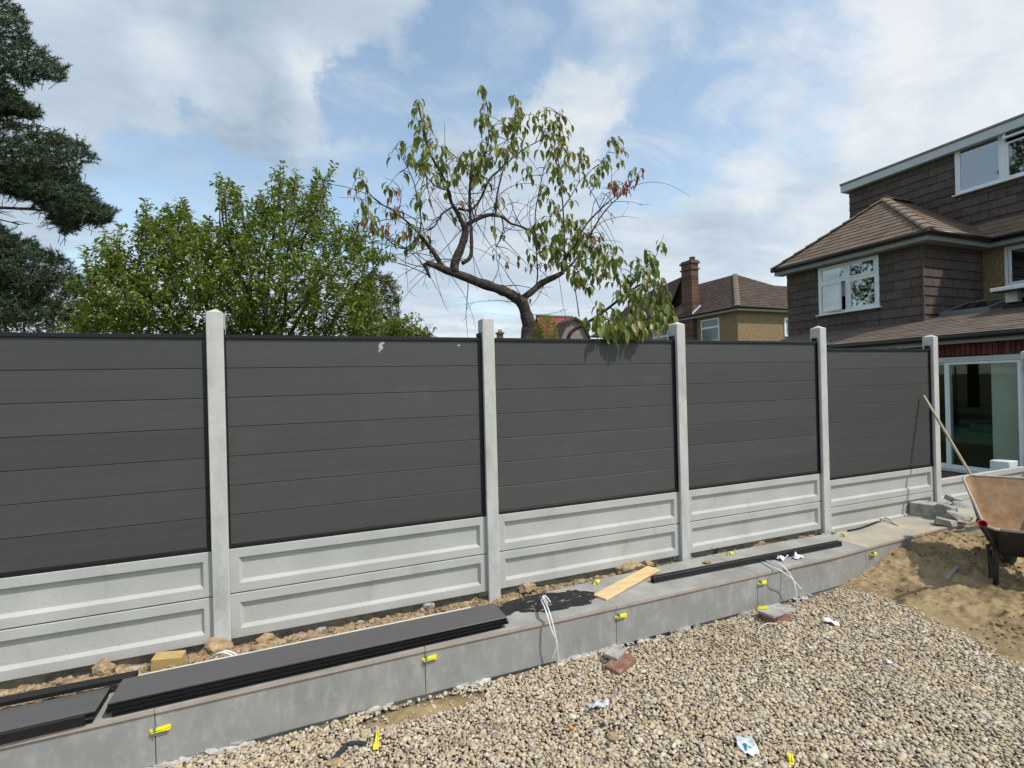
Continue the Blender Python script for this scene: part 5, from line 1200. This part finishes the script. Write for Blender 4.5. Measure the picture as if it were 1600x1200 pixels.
build('trunk', wood, bark2_m, at_); build_np('crown', np.concatenate([V1, V2]), np.concatenate([F1, F2+len(V1)]), apple_leaf, at_)
proto_a = None
for (u, v) in [(207, 457), (405, 377), (398, 467), (405, 463), (300, 490), (260, 478), (352, 407), (520, 417), (446, 445), (478, 385), (560, 460), (320, 452)]:
    p = on(u, v, 'y', YA-.9+random.uniform(-.2, .3))
    if proto_a is None:
        bm = bmesh.new(); bmesh.ops.create_icosphere(bm, subdivisions=2, radius=.027); me = bpy.data.meshes.new('apple')
        for vtx in bm.verts: vtx.co.z *= .9-.25*max(0, 1-(vtx.co.x**2+vtx.co.y**2)/.0006)
        for f in bm.faces: f.smooth = True
        bm.to_mesh(me); bm.free(); proto_a = link('apple', me, fruit_m, at_); proto_a.location = Vector(p)-at_.location
    else: piece('apple', proto_a, at_, p)

# dense darker bush at the right of the apple tree
BUSH = [(552, 545), (550, 470), (566, 440), (590, 428), (612, 432), (622, 455), (624, 500), (626, 545)]
YB_ = 6.2; b = on(590, 545, 'y', YB_); t = thing('evergreen_bush', 'dense darker bush at the right end of the apple tree', 'bush', (b[0], YB_, ZG), 'trees behind the fence')
wood = MB().tube([(b[0], YB_, ZG), (b[0], YB_, 1.9)], [.08, .03], 6); P1, ed = volume_points(BUSH, YB_, 900, .6, 35); V1, F1 = sprays(P1, np.array([0, 0, .5]), 9, .18, .055, .8, wood); build('trunk', wood, bark2_m, t); build_np('crown', V1, F1, bush_leaf, t)
LOW = [(600, 545), (605, 512), (630, 505), (655, 515), (672, 522), (680, 545)]
b = on(640, 545, 'y', 3.2); t = thing('shrub', 'low leafy shrub showing just above the fence left of the second post', 'shrub', (b[0], 3.2, ZG), 'trees behind the fence')
wood = MB().tube([(b[0], 3.2, ZG), (b[0], 3.2, 1.7)], [.04, .02], 6); P1, ed = volume_points(LOW, 3.2, 170, .3, 20); V1, F1 = sprays(P1, np.array([.2, 0, .7]), 9, .22, .065, .6, wood); build('trunk', wood, bark2_m, t); build_np('crown', V1, F1, apple_leaf, t)
# pale far tree at the left edge
FAR = [(-120, 545), (-120, 420), (-20, 415), (20, 430), (60, 440), (100, 460), (140, 480), (150, 545)]
b = on(0, 545, 'y', 13.0); t = thing('willow_tree', 'pale grey green distant tree below the conifer at the left edge', 'tree', (b[0], 13.0, ZG), 'trees behind the fence')
wood = MB().tube([(b[0], 13, ZG), (b[0], 13, 3.5)], [.16, .04], 6); limbs_to((b[0], 13, 1.8), [(-60, 430, 12.6), (20, 440, 13.3), (70, 450, 13), (120, 490, 13), (-20, 420, 13)], wood, .05, 13)
P1, ed = volume_points(FAR, 13, 950, 1.2, 60); V1, F1 = sprays(P1, np.array([0, 0, .1]), 9, .40, .11, .8, wood, .36); build('trunk', wood, bark2_m, t); build_np('crown', V1, F1, far_leaf, t)
# golden conifer by the cherry trunk
GOLD = [(832, 545), (834, 512), (845, 496), (858, 492), (868, 500), (873, 520), (874, 545)]
b = on(853, 545, 'y', 14); t = thing('golden_conifer', 'rounded yellow green conifer right of the cherry trunk', 'conifer', (b[0], 14, ZG), 'trees behind the fence')
P1, ed = volume_points(GOLD, 14, 800, .5, 20); V1, F1 = sprays(P1, np.array([0, -.1, 1.0]), 9, .13, .05, .5, None, .4); build('trunk', MB().tube([(b[0], 14, ZG), (b[0], 14, 2.6)], [.1, .03], 6), bark2_m, t); build_np('crown', V1, F1, gold_leaf, t)

# tall trees in the next gardens, outside the frame, mirrored in the windows
for tx_, ty_, hh_, wd_2, lab in [(-14, 18.5, 15.5, 3.6, 'broad tall tree mirrored in the bay window'), (-15, 13.5, 20, 2.6, 'slim very tall tree mirrored in the dormer windows')]:
    t = thing('tall_tree', lab, 'tree', (tx_, ty_, ZG), 'trees mirrored in the windows'); wood = MB().tube([(tx_, ty_, ZG), (tx_, ty_, hh_*.5), (tx_+.2, ty_+.1, hh_*.85)], [.3, .2, .05], 8)
    n = 1300; th_ = RNG.uniform(0, 2*math.pi, n); hz_ = RNG.uniform(2.5, hh_, n); rr_ = np.sqrt(RNG.random(n))*np.interp(hz_/hh_, [.1, .35, .65, .9, 1.01], [wd_2*.6, wd_2, wd_2*.9, wd_2*.4, .1]); P1 = np.stack([tx_+rr_*np.cos(th_), ty_+rr_*np.sin(th_), hz_], 1)
    V1, F1 = sprays(P1, np.array([0, 0, .3]), 8, .7, .26, .8, None, .5); build('trunk', wood, bark2_m, t); build_np('crown', V1, F1, bush_leaf, t)

# dark conifer at the left edge
YP = 7.2
BOUGHS = [[(-160, 20), (-80, -30), (0, -12), (20, 8), (44, 35), (36, 52), (58, 68), (76, 88), (105, 108), (108, 122), (95, 130), (70, 122), (42, 134), (20, 128), (0, 140), (-120, 130)],
          [(-140, 150), (0, 138), (24, 142), (32, 160), (60, 174), (46, 184), (0, 178), (-120, 190)],
          [(-160, 210), (0, 182), (42, 196), (92, 208), (128, 222), (146, 248), (122, 272), (110, 282), (-120, 300)],
          [(-60, 270), (60, 258), (112, 276), (140, 298), (150, 318), (182, 334), (164, 350), (132, 350), (102, 366), (78, 342), (60, 318), (0, 300)],
          [(-140, 400), (0, 378), (40, 372), (62, 392), (104, 402), (112, 420), (134, 452), (116, 470), (82, 452), (62, 468), (0, 448), (-120, 470)],
          [(-140, 470), (0, 455), (60, 462), (96, 474), (118, 496), (70, 505), (30, 498), (0, 512), (-120, 520)],
          [(-140, 330), (-20, 345), (22, 362), (30, 384), (-20, 392), (-140, 400)]]
tx = on(-230, 400, 'y', YP)[0]; t = thing('pine_tree', 'dark conifer with layered boughs reaching in from the left edge', 'conifer', (tx, YP, ZG), 'trees behind the fence')
wood = MB().tube([(tx, YP, ZG), (tx+.05, YP, 4), (tx, YP, 9.5)], [.26, .20, .06], 9)
for (u0, v0, u1, v1, r) in [(-230, 60, 60, 100, .05), (-230, 170, 40, 170, .035), (-230, 250, 110, 250, .06), (-230, 350, 140, 335, .05), (-230, 420, 90, 440, .05), (-100, 350, 60, 325, .025), (-150, 330, 30, 350, .022)]:
    a, b = on(u0, v0, 'y', YP), on(u1, v1, 'y', YP+random.uniform(-.4, .4)); m = (a+b)/2+np.array([0, 0, random.uniform(-.15, .2)]); pts = smooth_pts([a, m, b], 5); wood.tube(pts, list(np.linspace(r, .008, len(pts))), 6, cap=False)
    for k in range(9):
        q = pts[random.randint(3, len(pts)-2)]; e = q+np.array([random.uniform(.1, .5), random.uniform(-.5, .5), random.uniform(-.25, .35)]); wood.tube([q, (q+e)/2+RNG.normal(0, .04, 3), e], [.010, .007, .003], 4, cap=False)
VV, FF, n0 = [], [], 0
for poly in BOUGHS:
    P1, ed = volume_points(poly, YP, 520 if poly in BOUGHS[5:] else 1050, .75, 45)
    n = len(P1); ax_ = np.array([.55, 0, .35])+RNG.normal(0, .45, (n, 3)); ax_ /= np.linalg.norm(ax_, axis=1)[:, None]
    nl = 44
    for k in range(nl):
        f = RNG.uniform(0, 1, n); base_ = P1+ax_*(f*.20-.08)[:, None]; D = ax_*.7+RNG.normal(0, .75, (n, 3)); D /= np.linalg.norm(D, axis=1)[:, None]; ln = RNG.uniform(.045, .088, n)[:, None]
        S = np.cross(D, RNG.normal(0, 1, (n, 3))); S /= np.linalg.norm(S, axis=1)[:, None]
        V = np.stack([base_-S*.0055, base_+S*.0055, base_+D*ln], 1).reshape(-1, 3); VV.append(V); FF.append(np.arange(3*n).reshape(-1, 3)+n0); n0 += 3*n
    for i in range(0, n, 3): wood.tube([P1[i]-ax_[i]*.25, P1[i]+ax_[i]*.12], [.006, .002], 3, cap=False)
build('trunk', wood, bark2_m, t); build_np('crown', np.concatenate(VV), np.concatenate(FF), pine_m, t)

# ------------------------------------------------------------------ cherry tree
YC = 1.55
def C(u, v, dy=0): return on(u, v, 'y', YC+dy)
b = C(826, 620); ct = thing('cherry_tree', 'half bare cherry tree with crooked trunk and drooping leaves behind the middle panels', 'tree', (b[0], YC, ZG), 'trees behind the fence')
wood = MB(); LIMB = []
def limb(pts, r0, r1, n=8, k=5):
    P = smooth_pts([C(*q) for q in pts], k); rr = list(np.linspace(r0, r1, len(P))); wood.tube([p+r*.22*np.array(mnoise.noise_vector(Vector(p)*6)) for r, p in zip(rr, P)], [r*(.94+.16*mnoise.noise(Vector(p)*8)+.10*mnoise.noise(Vector(p)*23)) for r, p in zip(rr, P)], n); LIMB.append((P, rr)); return P
limb([(832, 760), (826, 620), (822, 540), (825, 505), (815, 475), (795, 459), (762, 446), (728, 433), (703, 424), (684, 417), (666, 410)], .100, .030, 14, 10)
limb([(664, 411), (668, 424), (672, 434)], .026, .012)
limb([(812, 470), (828, 458), (848, 442), (866, 433), (880, 425)], .050, .032)
limb([(880, 425, 0), (878, 412), (884, 396), (872, 388)], .032, .010)
limb([(880, 425), (886, 400), (900, 380, -.1), (915, 352, -.1), (935, 330, -.1), (955, 312, -.1), (985, 290, -.15)], .024, .004)
limb([(880, 425), (900, 405, .1), (920, 370, .15), (945, 330, .2), (975, 300, .2), (1000, 268, .2)], .020, .003)
limb([(710, 424), (712, 408), (722, 385), (727, 362), (724, 350)], .058, .040, 10)
limb([(722, 412), (736, 398), (736, 360), (734, 320), (735, 285), (738, 262)], .026, .014)
limb([(738, 265), (752, 255), (762, 225), (764, 190), (757, 145)], .012, .004)
limb([(738, 270), (728, 262), (712, 245), (700, 235)], .010, .004)
limb([(724, 352), (716, 335), (706, 318), (700, 298), (690, 272), (672, 240), (662, 205), (655, 165)], .032, .004)
limb([(700, 298), (680, 290), (662, 270), (645, 245)], .010, .003)
limb([(722, 355), (740, 345), (764, 336), (784, 338)], .030, .020)
limb([(784, 338), (800, 350), (818, 355), (836, 368)], .016, .006)
limb([(774, 337), (776, 310), (782, 280), (790, 250), (800, 215), (806, 160)], .014, .004)
limb([(784, 338), (786, 360), (776, 385)], .010, .004)
limb([(716, 326), (735, 328), (750, 312), (765, 280), (785, 262), (815, 235), (850, 215), (872, 190)], .018, .003)
limb([(706, 324), (690, 335), (680, 352), (670, 360)], .012, .006)
limb([(694, 424), (680, 398), (668, 382), (655, 366)], .032, .022)
limb([(655, 366), (640, 350), (615, 330), (590, 315), (572, 295), (562, 275)], .014, .003)
limb([(655, 366), (658, 345), (652, 310), (645, 280), (630, 250), (616, 228)], .010, .002)
limb([(655, 366), (645, 380), (630, 388), (612, 380), (595, 362), (580, 345), (570, 325)], .012, .003)
limb([(670, 385), (672, 376), (668, 368)], .020, .012)
limb([(630, 388), (600, 382), (575, 380)], .007, .002)
limb([(836, 455), (840, 430), (838, 390), (836, 340), (842, 300), (850, 262)], .010, .006)
limb([(880, 420), (882, 380), (880, 330), (876, 285), (872, 240), (875, 180)], .012, .004)
limb([(876, 330), (890, 310), (905, 285), (925, 265), (945, 250), (958, 220)], .008, .002)
limb([(940, 332), (930, 310), (918, 290), (908, 262)], .007, .002)
limb([(850, 262), (862, 235), (860, 195)], .006, .002)
# long low branch to the right, reaching over the fence
limb([(888, 600, .1), (886, 545, .05), (892, 520, 0), (918, 504, -.1), (952, 480, -.25), (975, 462, -.45), (1000, 445, -.7)], .030, .012)
limb([(975, 462, -.45), (1000, 430, -.5), (1020, 410, -.55), (1038, 365, -.5)], .010, .002)
limb([(1000, 445, -.7), (1020, 440, -.9), (1035, 450, -1.0), (1045, 480, -1.15)], .010, .003)
limb([(952, 480, -.25), (975, 495, -.8), (985, 510, -1.25), (990, 520, -1.5)], .010, .003)
limb([(935, 492, -.2), (965, 505, -.7), (1005, 500, -1.1), (1035, 490, -1.25)], .010, .003)
limb([(905, 495, -.05), (900, 460, -.05), (895, 430, -.05)], .008, .004)
# bare hanging twigs
for k in range(150):
    P, rr = random.choice(LIMB[:22]); i = random.randint(2, len(P)-1); q = np.array(P[i]); s = 1 if q[0] > C(760, 400)[0] else -1
    d = np.array([random.gauss(.3*s, .7), random.gauss(0, .6), random.gauss(.25, .6)]); d /= np.linalg.norm(d); ln = random.uniform(.35, 1.0); pts = [q]
    bend = np.array([random.gauss(.1*s, .3), random.gauss(0, .2), random.choice([-.45, -.35, .25, .3])]); nj = 7
    for j in range(nj):
        d = d+bend*.35+np.array([random.gauss(0, .08), random.gauss(0, .08), random.gauss(0, .06)]); d /= np.linalg.norm(d); pts.append(pts[-1]+d*ln/nj)
    if pts[-1][2] < 2.12 or (pts[-1][2] > 3.75 and pts[-1][0] < 1.0) or pts[-1][2] > 4.6: continue
    wood.tube(smooth_pts(pts, 2), list(np.linspace(random.uniform(.0035, .0065), .0018, 2*nj+1)), 4, cap=False)
    for j in range(2, nj):
        if random.random() < .35: e = pts[j]+d*.06+RNG.normal(0, .07, 3); wood.tube([pts[j], (pts[j]+e)/2+RNG.normal(0, .01, 3), e], [.003, .0022, .0015], 3, cap=False)
CL = {}
CL['g'] = [(655, 165), (662, 185), (650, 195), (668, 200), (655, 215), (680, 220), (640, 235), (662, 235), (690, 235), (645, 250), (665, 255), (685, 255), (655, 270), (678, 280), (700, 285), (712, 280), (695, 240), (668, 265), (650, 225), (660, 210),
           (755, 142), (760, 165), (757, 185), (765, 200), (748, 195), (770, 215), (760, 230), (775, 235), (765, 250), (745, 235), (730, 245), (720, 250), (735, 260), (755, 270), (740, 275), (762, 210), (752, 250),
           (803, 155), (808, 170), (815, 180), (795, 190), (790, 200), (810, 215), (820, 205), (800, 230), (785, 250), (815, 240), (805, 260), (812, 195),
           (835, 185), (838, 195), (845, 180), (875, 182), (872, 195), (858, 195), (868, 215), (880, 215), (850, 215), (860, 240), (875, 245), (865, 262), (885, 260), (840, 240), (870, 285), (880, 300), (855, 300), (825, 265), (830, 280), (878, 230), (868, 270), (862, 320),
           (905, 235), (895, 245), (870, 330), (955, 222), (963, 224), (975, 242), (945, 255), (950, 262), (972, 258), (935, 285), (930, 280), (955, 290), (990, 268), (912, 258), (905, 265), (940, 275), (915, 285),
           (565, 330), (570, 318), (568, 288), (604, 302), (580, 345)]
CL['d'] = [(860, 345), (890, 345), (905, 350), (850, 370), (865, 380), (880, 360), (900, 370), (910, 385), (925, 380), (935, 400), (920, 410), (940, 385), (930, 395), (945, 410), (960, 418), (955, 405), (890, 395), (870, 395), (850, 395), (845, 375), (868, 410), (880, 415), (905, 415), (925, 425), (895, 428), (940, 420), (912, 400), (885, 380)]
CL['n'] = [(910, 440, -.1), (925, 452, -.15), (960, 412, -.3), (945, 410, -.3), (965, 425, -.35), (1010, 400, -.55), (1030, 392, -.5), (1020, 410, -.6), (1000, 425, -.6), (985, 435, -.5), (1025, 428, -.7), (1038, 445, -.9), (990, 462, -.7), (1010, 470, -.9), (1022, 452, -.9), (1042, 465, -1.0), (1000, 490, -1.05), (985, 500, -1.0), (1015, 500, -1.15), (1040, 488, -1.2), (1050, 498, -1.2), (972, 512, -1.25), (985, 512, -1.5), (1030, 470, -.95), (1005, 448, -.75), (1020, 485, -1.1), (960, 490, -.6), (1005, 512, -1.35), (990, 480, -.8), (1048, 480, -1.1), (980, 472, -.6), (1032, 505, -1.25), (1000, 468, -.8), (955, 500, -.7), (1012, 430, -.7)]
CL['d'] += [(875, 350), (855, 355), (895, 365), (915, 372), (930, 410), (950, 392), (948, 430), (930, 440), (905, 440), (955, 440), (870, 365), (900, 388), (925, 395), (965, 395), (970, 415), (862, 392), (840, 360)]
CL['n'] += [(930, 505, -.4), (945, 516, -.6), (915, 502, -.2), (975, 440, -.5), (990, 412, -.5), (960, 522, -.9), (1020, 515, -1.3), (1040, 510, -1.3), (935, 480, -.3), (1052, 512, -1.3), (965, 465, -.5), (945, 500, -.5)]
CL['n'] += [(932, 514, -1.58), (946, 519, -1.6), (958, 512, -1.59), (972, 518, -1.6), (988, 515, -1.6), (1000, 511, -1.58)]
CL['g'] += [(x + random.uniform(-9, 9), y + random.uniform(-8, 8)) for x, y in CL['g'] if random.random() < .12]
CL['b'] = [(550, 300), (556, 312), (580, 340), (565, 350), (602, 358), (612, 308), (622, 330), (632, 328), (628, 368), (640, 378), (575, 362), (612, 355), (648, 372), (790, 275), (775, 400), (792, 415), (835, 418), (828, 420), (870, 300), (1003, 282), (955, 345), (930, 380), (620, 300), (720, 322), (668, 322), (812, 410), (940, 372), (810, 290), (966, 240)]
CL['r'] = [(958, 290), (966, 296), (972, 304), (982, 302), (988, 290), (960, 304), (1003, 272), (955, 284), (976, 292)]
LV = {'cherry': [], 'dead': [], 'red': []}
big = []
cherry_pts = []
LPs = np.array([p for P, _ in LIMB for p in P])
for P, rr in LIMB[9:31]:
    for p, r in zip(P, rr):
        if r < .013 and p[2] > 2.9 and random.random() < .24:
            cherry_pts.append(p)
CL['w'] = [(0, 0, p) for p in cherry_pts]
for key, arr in CL.items():
    for q in arr:
        u, v = q[0], q[1]; dy = q[2] if len(q) > 2 and key != 'w' else random.uniform(-.35, .45); c = C(u, v-6, dy) if key != 'w' else np.array(q[2])+RNG.normal(0, .10, 3)
        i = np.argmin(((LPs-c)*np.array([1, .7, 1]))@np.ones(3)*0+np.linalg.norm(LPs-c, axis=1)); a = LPs[i]
        if np.linalg.norm(a-c) > .03: mid_ = (a+c)/2+np.array([0, 0, .04]); wood.tube(smooth_pts([a, mid_, c], 3), list(np.linspace(.005, .002, 7)), 4, cap=False)
        nl = {'w': random.randint(2, 4), 'g': random.randint(5, 8), 'd': random.randint(6, 9), 'n': random.randint(9, 12), 'b': random.randint(3, 5), 'r': random.randint(4, 6)}[key]
        dirb = (c-a)/(np.linalg.norm(c-a)+1e-6)
        for k in range(nl):
            az = random.uniform(0, 2*math.pi); out = np.array([math.cos(az), math.sin(az), 0]); D = out*random.uniform(.25, .75)+np.array([0, 0, -1.0]); p = c+out*random.uniform(.0, .035)+np.array([0, 0, random.uniform(-.05, .05)])-dirb*random.uniform(0, .06)
            s = random.uniform(.075, .145) if key in 'gdnw' else random.uniform(.075, .11)
            if key == 'd': s *= 1.12
            if key == 'n' and abs(p[1]) < .16 and p[2] < 2.2: p[1] = random.uniform(-.07, -.035)
            tgt = 'cherry' if key in 'gdnw' else ('dead' if key == 'b' else 'red')
            (big if key == 'n' and tgt == 'cherry' else LV[tgt]).append((p, D, out, s, s*random.uniform(.36, .48) if tgt == 'cherry' else s*random.uniform(.28, .42)))
build('trunk', wood, bark_m, ct, fix=False)
# nearest leaves: each a part of its own
def big_leaf(seed):
    rs = random.Random(seed); n = 6; V, F = [], []
    bend = rs.uniform(.15, .45); fold = rs.uniform(.15, .35)
    for i in range(n+1):
        f = i/n; w = .5*.42*math.sin(math.pi*min(1, f**.8))*(1 if f < .98 else .15)+.004; x = math.sin(f*bend*1.6)/(bend*1.6) if bend else f; z = -(1-math.cos(f*bend*1.6))/(bend*1.6)
        V += [(x, w, z+fold*w+.03*math.sin(f*9+seed)*w), (x, 0, z), (x, -w, z+fold*w)]
    for i in range(n): a = i*3; F += [(a, a+1, a+4, a+3), (a+1, a+2, a+5, a+4)]
    return MB().add(V, F, 0, True)
protos = []
for k in range(6):
    mb_ = big_leaf(k); me = bpy.data.meshes.new('leaf'); me.from_pydata(mb_.v, [], mb_.f); me.polygons.foreach_set('use_smooth', [True]*len(mb_.f)); me.materials.append(cherry_leaf); protos.append(me)
random.shuffle(big)
for i, (p, D, out, s, w) in enumerate(big):
    if i >= 298: LV['cherry'].append((p, D, out, s, w)); continue
    o = bpy.data.objects.new('leaf', protos[i % 6]); COL.objects.link(o); o.parent = ct
    d = Vector(D).normalized(); up = Vector(out); side = d.cross(up).normalized(); up = side.cross(d)
    side = up.cross(d) if False else up.cross(d); M3 = Matrix((d, side, up)).transposed()
    o.matrix_local = Matrix.Translation(Vector(p)-ct.location) @ M3.to_4x4() @ Matrix.Diagonal((s, s*random.uniform(.85, 1.1), s, 1))
print('big leaves', len(big))
for key, m, nm in (('cherry', cherry_leaf, 'leaves'), ('dead', dead_leaf, 'withered_leaves'), ('red', red_leaf, 'red_leaves')):
    A = LV[key]; V, F = leaf_mesh(np.array([q[0] for q in A]), np.array([q[1] for q in A]), np.array([q[2] for q in A]), np.array([q[3] for q in A]), np.array([q[4] for q in A]), .3, .25)
    stuff(build_np(nm, V, F, m, ct))
